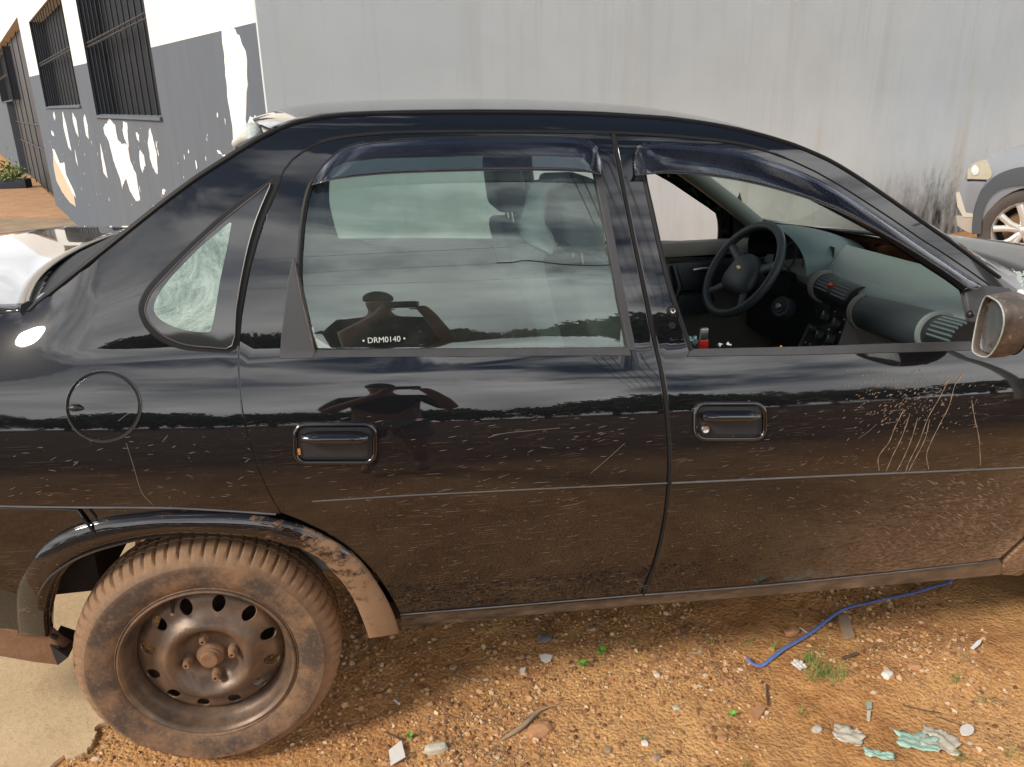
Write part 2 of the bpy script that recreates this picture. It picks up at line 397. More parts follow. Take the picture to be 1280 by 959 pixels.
def tyremat():
    t = NT('muddy_tyre'); X, Y, Z = t.xyz(); sub = t.n('ShaderNodeVectorMath'); sub.operation = 'SUBTRACT'; sub.inputs[1].default_value = (0, 0, .28)
    t.l(t.g.outputs['Position'], sub.inputs[0]); x, y, z = t.xyz(sub.outputs[0])
    r = t.math('SQRT', t.math('ADD', t.math('MULTIPLY', x, x), t.math('MULTIPLY', z, z)))
    n = t.noise(9, 6, .7); band = t.math('SUBTRACT', 1, t.math('ABSOLUTE', t.math('MULTIPLY', t.math('SUBTRACT', r, .222), 22)), True)
    band = t.math('MULTIPLY', band, 1.8, True); d = t.math('MULTIPLY', band, t.rng(n, .34, .54, 0, 1)); d = t.math('MULTIPLY', d, .82)
    mud = t.mix(t.noise(30, 5, .7), (.17, .095, .05), (.31, .18, .095)); c = t.mix(d, mud, (.035, .030, .029))
    fine = t.rng(t.noise(120, 3, .6), .5, .75, 0, .25); c = t.mix(fine, c, (.36, .24, .15))
    t.set('Base Color', c); t.set('Roughness', .8); t.bump(t.noise(90, 5, .7), .35, .003); return t.m
M['tyre'] = tyremat()
def rimmat():
    t = NT('muddy_steel_wheel'); n = t.noise(22, 6, .7); n2 = t.noise(7, 3)
    c = t.mix(t.rng(t.math('ADD', n, t.math('MULTIPLY', n2, .6)), (.55), .95), (.060, .048, .040), (.21, .13, .08)); t.set('Base Color', c); t.set('Roughness', .42); t.p.inputs['Metallic'].default_value = .25; t.bump(n, .25, .003); return t.m
M['rim'] = rimmat()
M['mud'] = plain('dried_mud', (.22, .12, .065), .9, var=.35, scale=25, bump=.5)
M['under'] = plain('muddy_underside', (.035, .024, .018), .9, var=.5, scale=12)

# ================================================================== THE SETTING
def groundmat():
    t = NT('red_gravel_soil'); n = t.noise(1.6, 6, .6); n2 = t.noise(12, 7, .7); n3 = t.noise(70, 5, .7)
    v = t.n('ShaderNodeTexVoronoi'); v.inputs['Scale'].default_value = 95; t.l(t.g.outputs['Position'], v.inputs['Vector'])
    c = t.mix(t.rng(n2, .35, .65), (.38, .17, .062), (.64, .33, .125)); c = t.mix(t.rng(n, .42, .62), c, (.68, .38, .155))
    X, Y, Z = t.xyz(); far_ = t.rng(Y, -1.3, -2.4, 0, 1); c = t.mix(t.rng(n3, .55, .72, 0, .8), c, (.12, .055, .028)); c = t.mix(t.rng(v.outputs['Distance'], .15, .3, .35, 0), c, t.mix(t.rng(t.noise(33, 2), .4, .6), (.50, .33, .19), (.30, .12, .05))); c = t.mix(far_, c, t.mix(t.rng(n, .4, .6), (.085, .045, .028), (.15, .085, .05)))
    t.set('Base Color', c); t.set('Roughness', .95); t.p.inputs['Specular IOR Level'].default_value = .2
    t.bump(t.math('ADD', n3, t.math('MULTIPLY', v.outputs['Distance'], -.6)), .9, .008); return t.m
def concmat(name, a, b, cr_=True):
    t = NT(name); n = t.noise(3, 6, .6); n2 = t.noise(60, 5, .7); c = t.mix(t.rng(n, .35, .65), a, b); c = t.mix(t.rng(n2, .5, .7, 0, .35), c, tuple(q*.6 for q in a))
    c = t.mix(t.rng(t.noise(140, 2), .62, .72, 0, .5), c, tuple(q*.45 for q in a))
    t.set('Base Color', c); t.set('Roughness', .9); t.bump(n2, .5, .004); return t.m
M['soil'] = groundmat(); M['concrete'] = concmat('dusty_concrete', (.54, .38, .21), (.68, .50, .30)); M['sidewalk'] = concmat('orange_dirt_walk', (.40, .21, .10), (.52, .30, .15)); M['kerb'] = concmat('worn_kerb', (.26, .18, .11), (.36, .27, .17))

def gz(x, y):
    d = noise.fractal(Vector((x*2.2, y*2.2, 0)), 1.0, 2.0, 4)*.012+noise.fractal(Vector((x*11, y*11, 3)), 1.0, 2.0, 3)*.006
    d += .05*sst((x-1.35)/.5)*sst((.16-abs(y-.02))/.14)*(.5+.5*noise.noise(Vector((x*5, y*5, 9))))   # churned ridge by the sill
    if x < -.05 and y > -.3: d *= .25
    if x**2+(y-.1)**2 < .09: d *= .3
    return d-.006
def axis(lo, hi, st, far):
    a = list(np.arange(lo, hi, st)); s = st; v = hi
    up = []
    while v < far: up.append(v); s *= 1.45; v += s
    s = st; v = lo; dn = []
    while v > -far: s *= 1.45; v -= s; dn.append(v)
    return dn[::-1]+a+up
xs = axis(-.7, 2.3, .011, 400); ys = axis(-.5, .75, .011, 400)
def dip(x, y): return -.57*sst((y-1.7)/3.2)*sst((4.5-x)/4.5)
gv = [(x, y, dip(x, y)+gz(x, y) if (-1.5 < x < 3 and -1.2 < y < 1.6) else dip(x, y)-.006+(.02*noise.noise(Vector((x*.8, y*.8, 0))) if abs(x)+abs(y) < 30 else 0)) for y in ys for x in xs]
nx = len(xs); gf = [(j*nx+i, j*nx+i+1, (j+1)*nx+i+1, (j+1)*nx+i) for j in range(len(ys)-1) for i in range(nx-1)]
props(mesh('ground', gv, gf, M['soil'], smooth=True), kind='structure', label='reddish gravelly soil')

# concrete slab under the tail of the car (its broken edge shows by the wheel)
edge = [onZ(*p)[:2] for p in [(67, 957), (85, 951), (98, 946), (107, 942), (113, 934), (117, 927), (122, 918), (124, 908)]]
edge = [(-.50, -.16)]+[tuple(e) for e in edge]+[(-.20, .30), (-.25, .40), (-.34, .58), (-.40, .76), (-.46, 1.0), (-.5, 1.35)]
edge = [(x+rnd.uniform(-.003, .003), y+rnd.uniform(-.003, .003)) for x, y in [tuple(p) for p in crv(edge, 6)]]
poly = [(-6, -.5), (-1.2, -.5), (-.62, -.36)]+edge+[(-.9, 1.55), (-6, 1.75)]
vs, fs = triang(dedupe(poly), [], 0)
bm = bmesh.new(); bv = [bm.verts.new((v.x, v.y, .005)) for v in vs]
for f in fs: bm.faces.new([bv[k] for k in f])
bm.normal_update()
r_ = bmesh.ops.extrude_face_region(bm, geom=bm.faces[:])
for v in r_['geom']:
    if isinstance(v, bmesh.types.BMVert): v.co.z = -.05
props(fromb('pavement', bm, M['concrete']), kind='structure', label='sandy concrete slab with a cracked edge')

# ---- left building wall: plane through the foot of the wall in the picture
ZS = -.55
A0 = onZ(105, 290, ZS); B0 = onZ(75, 262, ZS); wd = (B0-A0); wd[2] = 0; wd /= np.linalg.norm(wd); wn = np.array([-wd[1], wd[0], 0.])
def wl(px, py):
    q = onP(px, py, A0, wn); return (float((q-A0)@wd), float(q[2]))
def w3(s, z, d=0.0): return Vector((A0[0]+wd[0]*s+wn[0]*d, A0[1]+wd[1]*s+wn[1]*d, z))
s_c = np.mean([wl(318, 0)[0], wl(325, 80)[0], wl(331, 140)[0]])
def wallmat(name, col, streak=.5, peel=False):
    t = NT(name); n = t.noise(2.2, 6, .6, t.pos((1, 1, .35))); st = t.noise(7, 5, .65, t.pos((1, 1, .06)))
    c = t.mix(t.rng(n, .35, .65), tuple(q*.92 for q in col), tuple(q*1.06 for q in col)); c = t.mix(t.rng(st, .52, .75, 0, streak), c, tuple(q*.55 for q in col))
    c = t.mix(t.rng(t.noise(110, 2), .66, .72, 0, .5), c, tuple(min(1, q*1.5) for q in col))
    t.set('Base Color', c); t.set('Roughness', .85); t.bump(t.noise(45, 5, .7), .25, .004); return t.m
M['wwhite'] = wallmat('old_white_paint', (.80, .79, .74), .12); M['wgrey'] = wallmat('slate_grey_paint', (.10, .12, .145), .35)
M['peel'] = plain('bare_white_plaster', (.82, .81, .77), .9, var=.06); M['peelc'] = plain('bare_cream_plaster', (.62, .47, .32), .9, var=.12)
M['bar'] = plain('dark_iron_bars', (.014, .018, .024), .5, var=.4, scale=8, spec=.3); M['dark'] = plain('dark_room', (.006, .008, .011), .6, spec=.1); M['darkreveal'] = plain('dark_blue_grey_reveal', (.03, .04, .055), .7)
M['door'] = plain('weathered_dark_door', (.028, .026, .027), .6, var=.6, scale=6)
bw = root('painted_building', w3(0, ZS), 'house wall painted white above and slate grey below with paint peeling off', 'building')
TH = .22; ztop = 5.5
def band(s): # height of paint line along the wall
    a = wl(320, 28); b = wl(50, 93); return a[1]+(b[1]-a[1])*(s-a[0])/(b[0]-a[0])
wins = []
for q in (((95, 0), (178, 0), (204, 149), (120, 142)), ((33, 12), (75, 0), (103, 134), (57, 132))):
    c = [wl(*p) for p in q]; s0 = (c[0][0]+c[3][0])/2; s1 = (c[1][0]+c[2][0])/2
    wins.append((min(s0, s1), max(s0, s1), (c[2][1]+c[3][1])/2, 0))
ztopw = wl(54, 6)[1]; wins = [(a, b, c, ztopw) for a, b, c, _ in wins]
dr = (wl(65, 232)[0]+.05, wl(30, 232)[0]-.1, ZS-.3, wl(22, 22)[1]+.02)
w3w = (wl(14, 100)[0]+1.2, wl(0, 100)[0]+2.0, wl(0, 128)[1], wl(0, 60)[1])
ops = wins+[dr, w3w]; send = 45.0
def wallpart(name, zlo, zhi, mat, z0f=None):
    # wall strip between two height functions, cut round the openings, extruded to thickness
    S_ = sorted(set([s_c, send]+[o[i] for o in ops for i in (0, 1)]+list(np.arange(math.ceil(s_c), send, 1.0))))
    bm = bmesh.new()
    for a, b in zip(S_, S_[1:]):
        m = (a+b)/2; spans = [(zlo, zhi)]
        for o in ops:
            if o[0] < m < o[1]:
                ns = []
                for lo, hi in spans:
                    L0 = lambda s, f=lo: f(s)
                    ns.append((lo, (lambda s, f=lo, g=hi, v=o[2]: max(f(s), min(v, g(s)))))); ns.append(((lambda s, f=lo, g=hi, v=o[3]: min(g(s), max(v, f(s)))), hi))
                spans = ns
        for lo, hi in spans:
            if hi(m)-lo(m) < .01: continue
            q = [(a, lo(a)), (b, lo(b)), (b, hi(b)), (a, hi(a))]
            f = [bm.verts.new(w3(s, z, 0)) for s, z in q]; k = [bm.verts.new(w3(s, z, -TH)) for s, z in q]
            for lst in ([f[0], f[1], f[2], f[3]], [k[3], k[2], k[1], k[0]], [f[0], k[0], k[1], f[1]], [f[1], k[1], k[2], f[2]], [f[2], k[2], k[3], f[3]], [f[3], k[3], k[0], f[0]]):
                try: bm.faces.new(lst)
                except ValueError: pass
    return fromb(name, bm, mat, bw)
wallpart('lower_wall', lambda s: ZS-.9, band, M['wgrey']); wallpart('upper_wall', band, lambda s: ztop, M['wwhite'])
def wpoly(name, pts, mat, d=.004, par=None, jag=.0):
    P = [wl(*p) for p in pts]
    if jag:
        Q = []
        for i in range(len(P)):
            a = np.array(P[i]); b = np.array(P[(i+1) % len(P)]); n = max(1, int(np.linalg.norm(b-a)/.035))
            for k in range(n): Q.append(tuple(a+(b-a)*k/n+(np.array([rnd.uniform(-1, 1)*jag, rnd.uniform(-1, 1)*jag]))))
        P = Q
    return sheet(name, dedupe(P), lambda s, z: w3(s, z, d), lambda s, z: Vector(wn), mat, par or bw, g=0, thick=d+.01, lip=.001)
Z1 = 3.1975
patches = [([(890, 105), (930, 110), (960, 150), (980, 200), (990, 260), (990, 370), (985, 420), (985, 500), (990, 580), (935, 590), (930, 500), (910, 380), (900, 250), (890, 150)], 0),
 ([(415, 510), (440, 478), (460, 500), (470, 560), (490, 580), (510, 575), (520, 640), (545, 700), (560, 800), (545, 805), (520, 760), (505, 710), (490, 752), (480, 710), (455, 640), (435, 560), (420, 535)], 0),
 ([(495, 490), (508, 495), (512, 540), (515, 585), (500, 560), (492, 520)], 0), ([(600, 512), (612, 560), (628, 620), (632, 695), (618, 680), (600, 630), (592, 560)], 0),
 ([(560, 600), (575, 620), (582, 660), (570, 690), (560, 650)], 0), ([(338, 458), (350, 500), (355, 555), (345, 540), (335, 480)], 0), ([(250, 445), (265, 500), (285, 600), (275, 590), (255, 510)], 0),
 ([(290, 450), (305, 480), (315, 545), (305, 530), (292, 480)], 0), ([(402, 575), (412, 620), (430, 710), (415, 690), (405, 620)], 0), ([(212, 600), (235, 650), (262, 700), (292, 765), (303, 825), (280, 810), (250, 770), (225, 720), (214, 660)], 1),
 ([(650, 758), (662, 760), (658, 782), (650, 775)], 0), ([(1000, 465), (1030, 470), (1040, 500), (1020, 540), (995, 500)], 0), ([(870, 600), (885, 612), (905, 628), (890, 622), (872, 610)], 0), ([(215, 445), (222, 470), (220, 482), (214, 465)], 0), ([(300, 600), (308, 640), (312, 665), (304, 640)], 0), ([(545, 530), (556, 540), (558, 570), (550, 560)], 0), ([(205, 520), (212, 528), (218, 545), (208, 540)], 0)]
for P, k in patches:
    wpoly('peeled_patch', [(x/Z1, y/Z1) for x, y in P], M['peelc' if k else 'peel'], .003 if k else .004, jag=.013)
wpoly('peeled_patch', [(x/Z1, y/Z1) for x, y in [(210, 595), (218, 600), (240, 655), (258, 650), (265, 700), (296, 765), (303, 790), (290, 770), (262, 715), (236, 665), (222, 640)]], M['peel'], .006, jag=.006)
vs = []; fs = []
for k in range(70):
    q = wl(rnd.uniform(62, 300), rnd.uniform(140, 262)); r0 = rnd.uniform(.006, .03); el_ = rnd.uniform(.8, 2.2); b = len(vs); n = 7
    if any(o[0]-.08 < q[0] < o[1]+.08 and q[1] > o[2]-.1 for o in ops) or q[1] > band(q[0])-.1: continue
    for i in range(n): a_n = 2*PI*i/n; r1 = r0*rnd.uniform(.4, 1.1); vs.append(w3(q[0]+r1*math.cos(a_n), q[1]+r1*math.sin(a_n)*el_, .004))
    fs.append(tuple(range(b, b+n)))
props(mesh('paint_chips', vs, fs, M['peel'], bw), kind='stuff')
# barred windows
def mkbar(): 
    bm = bmesh.new(); bmesh.ops.create_cone(bm, segments=8, radius1=.008, radius2=.008, depth=1, cap_ends=True); me = bpy.data.meshes.new('bar'); bm.to_mesh(me); bm.free(); me.materials.append(M['bar']); return me
barme = mkbar()
def barr(a, b, par, r=1.0):
    o = bpy.data.objects.new('bar', barme); COL.objects.link(o); d = b-a
    o.parent = par; o.location = (a+b)/2-worldloc(par); o.rotation_euler = d.to_track_quat('Z', 'Y').to_euler(); o.scale = (r, r, d.length); return o
for wi, (a, b, c, d) in enumerate(wins+[w3w]):
    m = w3((a+b)/2, c, -TH*.5)
    fr = mesh('window', [w3(a, c, -TH+.01), w3(b, c, -TH+.01), w3(b, d, -TH+.01), w3(a, d, -TH+.01)], [(0, 1, 2, 3)], M['dark'], bw)
    bm = bmesh.new()
    for q in (((a, c), (a, d)), ((b, c), (b, d)), ((a, c), (b, c)), ((a, d), (b, d)), ((a, (c+d)/2+.02), (b, (c+d)/2+.02)), ((a, (c+d)/2-.02), (b, (c+d)/2-.02))):
        p0, p1 = w3(*q[0], -.03), w3(*q[1], -.03); v0, f0 = tubedata([p0, p1], .012, 4); vv = [bm.verts.new(v) for v in v0]
        for f in f0: bm.faces.new([vv[k] for k in f])
    fo = fromb('window_frame', bm, M['bar'], fr)
    for s_, e_ in ((a, a+.006), (b-.006, b)):
        bm = bmesh.new()
        vv = [bm.verts.new(v) for v in (w3(s_, c, 0.002), w3(s_, d, 0.002), w3(s_, d, -TH), w3(s_, c, -TH), w3(e_, c, 0.002), w3(e_, d, 0.002), w3(e_, d, -TH), w3(e_, c, -TH))]
        for f in ((0, 1, 2, 3), (7, 6, 5, 4), (0, 4, 5, 1), (3, 2, 6, 7), (0, 3, 7, 4), (1, 5, 6, 2)): bm.faces.new([vv[k] for k in f])
        fromb('reveal', bm, M['darkreveal'], fr)  # shade of the window recess put into this darker colour
    n = 13
    for k in range(1, n): s = a+(b-a)*k/n; barr(w3(s, c, -.03), w3(s, d, -.03), fr)
    # sill
    bm = bmesh.new(); q = [(a-.03, c-.03), (b+.03, c-.03), (b+.03, c-.003), (a-.03, c-.003)]
    f = [bm.verts.new(w3(s, z, .025)) for s, z in q]; k = [bm.verts.new(w3(s, z, -.1)) for s, z in q]
    for l4 in ([f[0], f[1], f[2], f[3]], [k[3], k[2], k[1], k[0]], [f[0], k[0], k[1], f[1]], [f[1], k[1], k[2], f[2]], [f[2], k[2], k[3], f[3]], [f[3], k[3], k[0], f[0]]): bm.faces.new(l4)
    fromb('window_sill', bm, M['wgrey'], fr)
# doorway alcove with dark reveal and old door
a, b, c, d = dr
dr0 = mesh('door', [w3(a, c, -TH+.02), w3(b, c, -TH+.02), w3(b, d, -TH+.02), w3(a, d, -TH+.02)], [(0, 1, 2, 3)], M['door'], bw)
for k in range(1, 6): barr(w3(a+(b-a)*k/6, c, -.16), w3(a+(b-a)*k/6, d, -.16), dr0, 1.6)
for z in (.55, 1.1): barr(w3(a, z, -.15), w3(b, z, -.15), dr0, 2.0)

# ---- grey boundary wall, square to the left wall
CC = w3(s_c, 0, 0); gd = np.array([-wn[0], -wn[1], 0.]); gn = -wd      # runs along gd, faces -wd
def greymat():
    t = NT('weathered_grey_render'); X, Y, Z = t.xyz()
    dt = t.n('ShaderNodeVectorMath'); dt.operation = 'DOT_PRODUCT'; dt.inputs[1].default_value = tuple(gd); t.l(t.g.outputs['Position'], dt.inputs[0]); s = dt.outputs['Value']
    cb = t.n('ShaderNodeCombineXYZ'); t.l(s, cb.inputs[0]); t.l(Z, cb.inputs[2]); v = cb.outputs[0]
    st = t.noise(3.3, 6, .65, t.pos((1, 1, .07), src=v)); st2 = t.noise(14, 4, .6, t.pos((1, 1, .05), src=v)); n = t.noise(1.3, 5, .6, v)
    c = t.mix(t.rng(n, .3, .7), (.51, .56, .575), (.58, .635, .65)); c = t.mix(t.rng(st, .54, .76, 0, .26), c, (.30, .30, .28)); c = t.mix(t.rng(st2, .56, .72, 0, .14), c, (.24, .23, .20))
    # wall foot painted paler for light bounced off the soil; yellow runs
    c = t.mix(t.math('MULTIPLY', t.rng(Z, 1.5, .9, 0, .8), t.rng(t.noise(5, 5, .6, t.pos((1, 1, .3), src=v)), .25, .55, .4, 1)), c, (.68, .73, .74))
    c = t.mix(t.math('MULTIPLY', t.rng(t.noise(2.2, 4, .6, t.pos((1, 1, .1), src=v)), .58, .68, 0, .35), t.rng(Z, 2.0, .8, 0, 1)), c, (.52, .42, .24))
    # mould creeping up from the ground
    mz = t.math('ADD', t.rng(Z, .95, .25, -.55, .55), t.rng(t.noise(6, 7, .75, t.pos((1, 1, .45), src=v)), .3, .7, -.6, .6)); ms = t.math('MULTIPLY', t.rng(s, 6.7, 8.1, .06, 1.15), t.math('ADD', mz, .1, True))
    c = t.mix(t.math('MULTIPLY', ms, .95, True), c, (.035, .035, .032))
    t.set('Base Color', c); t.set('Roughness', .9); t.bump(t.math('ADD', t.noise(30, 6, .7), t.noise(2.5, 4, .6)), .22, .005); return t.m
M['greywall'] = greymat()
gw = root('boundary_wall', (CC.x, CC.y, ZS), 'tall plain grey rendered wall with dark vertical stains behind the cars', 'wall')
def g3(s, z, d=0.0): return Vector((CC.x+gd[0]*s+gn[0]*d, CC.y+gd[1]*s+gn[1]*d, z))
def gbox(name, s0, s1, z0, z1, d0, d1, mat, par):
    V = [g3(s, z, d) for s in (s0, s1) for z in (z0, z1) for d in (d0, d1)]
    return mesh(name, V, [(0, 1, 3, 2), (4, 6, 7, 5), (0, 4, 5, 1), (2, 3, 7, 6), (0, 2, 6, 4), (1, 5, 7, 3)], mat, par)
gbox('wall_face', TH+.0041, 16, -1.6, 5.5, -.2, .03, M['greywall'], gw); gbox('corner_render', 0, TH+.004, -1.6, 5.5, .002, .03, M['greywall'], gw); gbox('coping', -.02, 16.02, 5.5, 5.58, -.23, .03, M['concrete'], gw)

# ---- raised orange walk and kerb strip by the left wall, beyond the tail
sw = [(-.3, 0.02), (6.5, 0.02), (14, .02), (14, 7), (-.3, 7)]
def gpoly(name, pts, z, mat, th=.3, **k):
    bm = bmesh.new(); t_ = [bm.verts.new((p[0], p[1], z)) for p in pts]; b_ = [bm.verts.new((p[0], p[1], z-th)) for p in pts]; n = len(pts)
    bm.faces.new(t_); bm.faces.new(b_[::-1])
    for i in range(n): bm.faces.new((t_[i], b_[i], b_[(i+1) % n], t_[(i+1) % n]))
    return props(fromb(name, bm, mat), **k)
# ---- orange walk and kerb strip by the left wall, beyond the tail
def tz(p, z=ZS): return tuple(onZ(p[0], p[1], z)[:2])
gpoly('sidewalk', [tz((-400, 262), ZS+.02), tz((-400, 190), ZS+.02), tz((10, 208), ZS+.02), tz((50, 232), ZS+.02), tz((97, 272), ZS+.02)], ZS+.02, M['sidewalk'], kind='structure', label='orange dirt walk in sun beside the house')
gpoly('kerb', [tz((-400, 330), ZS+.014), tz((-400, 266), ZS+.014), tz((98, 273), ZS+.014), tz((122, 305), ZS+.014), tz((120, 330), ZS+.014)], ZS+.014, M['kerb'], kind='structure', label='worn concrete kerb strip')


# ================================================================== BLACK CAR
car = root('black_sedan', (1.2, .8, 0), 'dirty black four door sedan with mud round its rear wheel', 'car')
TOP = [(38, 388), (48, 378), (60, 369), (80, 353), (100, 337), (125, 317), (150, 297), (175, 277), (200, 257), (225, 238), (250, 220), (275, 204), (300, 188), (325, 173), (345, 163), (365, 155), (385, 150), (410, 146), (450, 143), (520, 141.5), (600, 141), (680, 141.5), (760, 144), (850, 150), (920, 161), (980, 177), (1012, 189), (1040, 202), (1070, 220), (1100, 240), (1130, 261), (1160, 282), (1190, 303), (1220, 325), (1250, 347), (1280, 368)]
RAIL = [(1280, 385), (1250, 366), (1215, 341), (1180, 317), (1150, 298), (1115, 274), (1080, 251), (1050, 232), (1020, 215), (990, 201), (960, 190), (930, 182), (900, 177), (860, 173), (830, 170.5), (765, 167), (700, 166), (600, 165.5), (530, 166), (480, 167.5), (440, 171), (415, 175), (395, 181), (378, 190), (365, 200), (355, 213)]
CSEAM = [(348, 232), (340, 252), (330, 278), (322, 302), (314, 332), (308, 360), (302, 395), (299, 425), (298, 450), (299, 480), (303, 515), (310, 545), (322, 583), (335, 613), (350, 641)]
BSEAM = [(766, 167), (770, 188), (777, 225), (784, 260), (792, 300), (800, 338), (808, 378), (815, 415), (821, 440), (826, 462), (831, 495), (834, 525), (836, 555), (836.5, 585), (835, 615), (831, 648), (825, 678), (817, 707), (803, 742)]
DBOT = [(803, 742), (740, 748), (660, 754), (580, 760), (500, 767)]
ARCHD = [(500, 767), (494, 755), (484, 738), (470, 718), (452, 699), (430, 681), (405, 665), (378, 652), (350, 641)]
quarter = TOP+[('x', 2.10, .955), ('x', 2.10, .92)]+RAIL[1:]+CSEAM+[(330, 650), (285, 650), (228, 648), (162, 652), (125, 668), (100, 634.5), (60, 633), (0, 632.5), ('x', -.62, .69), ('x', -.97, .70), ('x', -.98, .82), ('x', -.95, .98), ('x', -.90, 1.03), ('x', -.6, 1.055), (0, 391)]
side = panel('quarter_panel', quarter, M['paint'], car, thick=.02, g=.03)
rwin = [(388, 232), (396, 222), (408, 211), (430, 200), (470, 195), (600, 191.5), (690, 191.5), (730, 194), (741, 205), (748, 235), (756, 275), (765, 325), (774, 375), (784, 436), (394, 436), (384, 405), (376, 370), (374, 335), (376, 300), (380, 262)]
rear_door_pts = RAIL[15:]+CSEAM+ARCHD[::-1][1:-1]+DBOT[::-1]+[(801, 742)]+[(x-2, y) for x, y in BSEAM[::-1][1:]]
rdoor = panel('rear_door', rear_door_pts, M['paint'], car, holes=[rwin], g=.03)
fwin = [(806, 226), (806, 210), (812, 203), (840, 202), (900, 207), (950, 219), (1000, 239), (1050, 265), (1100, 292), (1150, 325), (1185, 348), (1204, 362), (1212, 380), (1216, 432), (862, 438), (852, 410), (838, 370), (826, 325), (815, 275)]
front_door_pts = [(x+3, y) for x, y in BSEAM]+[(960, 730), (1100, 716), (1200, 705.5), (1222, 702.5), (1250, 698), (1279, 672), ('x', 2.10, .48), ('x', 2.13, .60), ('x', 2.135, .72), ('x', 2.12, .84), ('x', 2.075, .905)]+RAIL[:15][:14]
front_door_pts = [(x+3, y) for x, y in BSEAM]+[(960, 730), (1100, 716), (1200, 705.5), (1222, 702.5), (1250, 698), (1279, 672), ('x', 2.10, .48), ('x', 2.13, .60), ('x', 2.135, .72), ('x', 2.12, .84), ('x', 2.09, .90)]+RAIL[1:15]
fdoor = panel('front_door', front_door_pts, M['paint'], car, holes=[fwin], g=.03)
rock = [(500, 770), (580, 763), (660, 757), (740, 751), (803, 745), (960, 733), (1100, 719), (1200, 708), (1222, 705), (1250, 700), (1254, 706), (1252, 719), (1200, 724), (1100, 733), (960, 745), (805, 757), (700, 766), (600, 776), (500, 786)]
rocker = panel('rocker_sill', rock, M['sill'], car, off=.006, thick=.12, g=.03)
# front wing, bonnet side, bumper: beyond the picture's edge
def arc(cx, cz, r, a0, a1, n): return [('x', cx+r*math.cos(math.radians(a0+(a1-a0)*k/n)), cz+r*math.sin(math.radians(a0+(a1-a0)*k/n))) for k in range(n+1)]
FWX = 2.443
fender_pts = [(1253, 719), (1257, 702), (1285, 676), ('x', 2.11, .48), ('x', 2.14, .60), ('x', 2.145, .72), ('x', 2.13, .84), ('x', 2.10, .915), ('x', 2.2, .915), ('x', 2.5, .885), ('x', 2.85, .82), ('x', 3.02, .76), ('x', 3.08, .70), ('x', 2.98, .60), ('x', 2.95, .50), ('x', 2.80, .42)]+arc(FWX, .29, .335, 24, 186, 14)+[('x', 2.06, .22)]
fender = panel('front_fender', fender_pts, M['paint'], car, g=.05)
def seamline(name, pts, r, mat, off=.008, n=3, par=None, flat=1): return tube(name, [Vector((p[0], S(p[0], p[1])+off, p[1])) for p in crv([onS(q, off) for q in pts], n)], r, mat, par or car, seg=6, flat=flat)
seamline('door_seal', RAIL[1:], .006, M['rubber'], .006); seamline('door_seal', CSEAM, .006, M['gap'], .008); seamline('door_seal', BSEAM, .0065, M['gap'], .008); seamline('door_seal', DBOT, .006, M['gap'], .010)
seamline('roof_gutter', TOP[2:-1], .0042, M['rubber'], -.001)
seamline('crease_highlight', [(0, 633), (100, 634.5), (200, 635), (270, 638), (345, 643)], .0022, M['edge'], -.001, par=side)  # pale grey beads paint in the sky light caught by the crease
seamline('crease_highlight', [(390, 627), (500, 620), (600, 615), (700, 610), (834, 604)], .0016, M['edge'], -.0008, par=rdoor)
seamline('crease_highlight', [(840, 604), (950, 599), (1060, 594), (1180, 589), (1290, 584)], .0024, M['edge'], -.001, par=fdoor)
seamline('panel_edge', [(500, 768.5), (660, 755.5), (803, 743.5)], .0018, M['edge'], .002, par=rdoor); seamline('panel_edge', [(806, 743.5), (960, 731.5), (1100, 717.5), (1222, 703.5)], .0018, M['edge'], .002, par=fdoor)

# ---- roof, windscreen, bonnet, boot
def mirY(v): return Vector((v.x, W-v.y, v.z))
def resample(P, n):
    P = [np.array(p, float) for p in P]; d = [0]
    for a, b in zip(P, P[1:]): d.append(d[-1]+np.linalg.norm(b-a))
    o = []
    for k in range(n):
        t = d[-1]*k/(n-1); i = max(0, min(len(P)-2, int(np.searchsorted(d, t))-1)); u = (t-d[i])/max(1e-9, d[i+1]-d[i]); o.append(P[i]+(P[i+1]-P[i])*min(1, max(0, u)))
    return o
def cross(name, near, crown, fore, mat, par=None, ny=24, n=24, pw=2.2, thick=0, y0=None):
    """surface across the car from the near edge line to its mirror; crown(t) lift, fore(t) push along X in the middle"""
    E_ = resample(near, n); vs = []; fs = []
    for i, e in enumerate(E_):
        t = i/(n-1)
        for j in range(ny+1):
            u = j/ny; y = e[1]+(W-2*e[1])*(.5-.5*math.cos(PI*u)*1.0) if False else e[1]+(W-2*e[1])*u
            k = 1-abs(2*u-1)**pw
            vs.append((e[0]+fore(t)*k, y, e[2]+crown(t)*k))
    for i in range(n-1):
        for j in range(ny): a = i*(ny+1)+j; fs.append((a, a+1, a+ny+2, a+ny+1))
    o = mesh(name, vs, fs, mat, par or car, smooth=True)
    if thick: m = o.modifiers.new('thickness', 'SOLIDIFY'); m.thickness = thick; m.offset = 0
    return o
roofedge = [P3(p, .002) for p in TOP[14:28]]
cross('roof', roofedge, lambda t: .030*math.sin(PI*(.12+.80*t))**.5, lambda t: -.10*(1-t)**3+.09*t**3, M['paint'], thick=.006)
cross('headlining', [v+Vector((0, .01, -.035)) for v in roofedge], lambda t: .03, lambda t: -.08*(1-t)**3+.08*t**3, M['headliner'])
wsedge = [P3(p, .01) for p in TOP[27:]]+[Vector((2.02, .13, .955))]
cross('windscreen', wsedge, lambda t: .02, lambda t: .09+.14*t, M['windshield'], n=16)
wsb = wsedge[-1]
cross('cowl', [Vector((wsb.x-.01, wsb.y, wsb.z+.006)), Vector((wsb.x+.10, wsb.y+.01, wsb.z-.035))], lambda t: .012, lambda t: .14, M['rubber'], n=4, thick=.004)
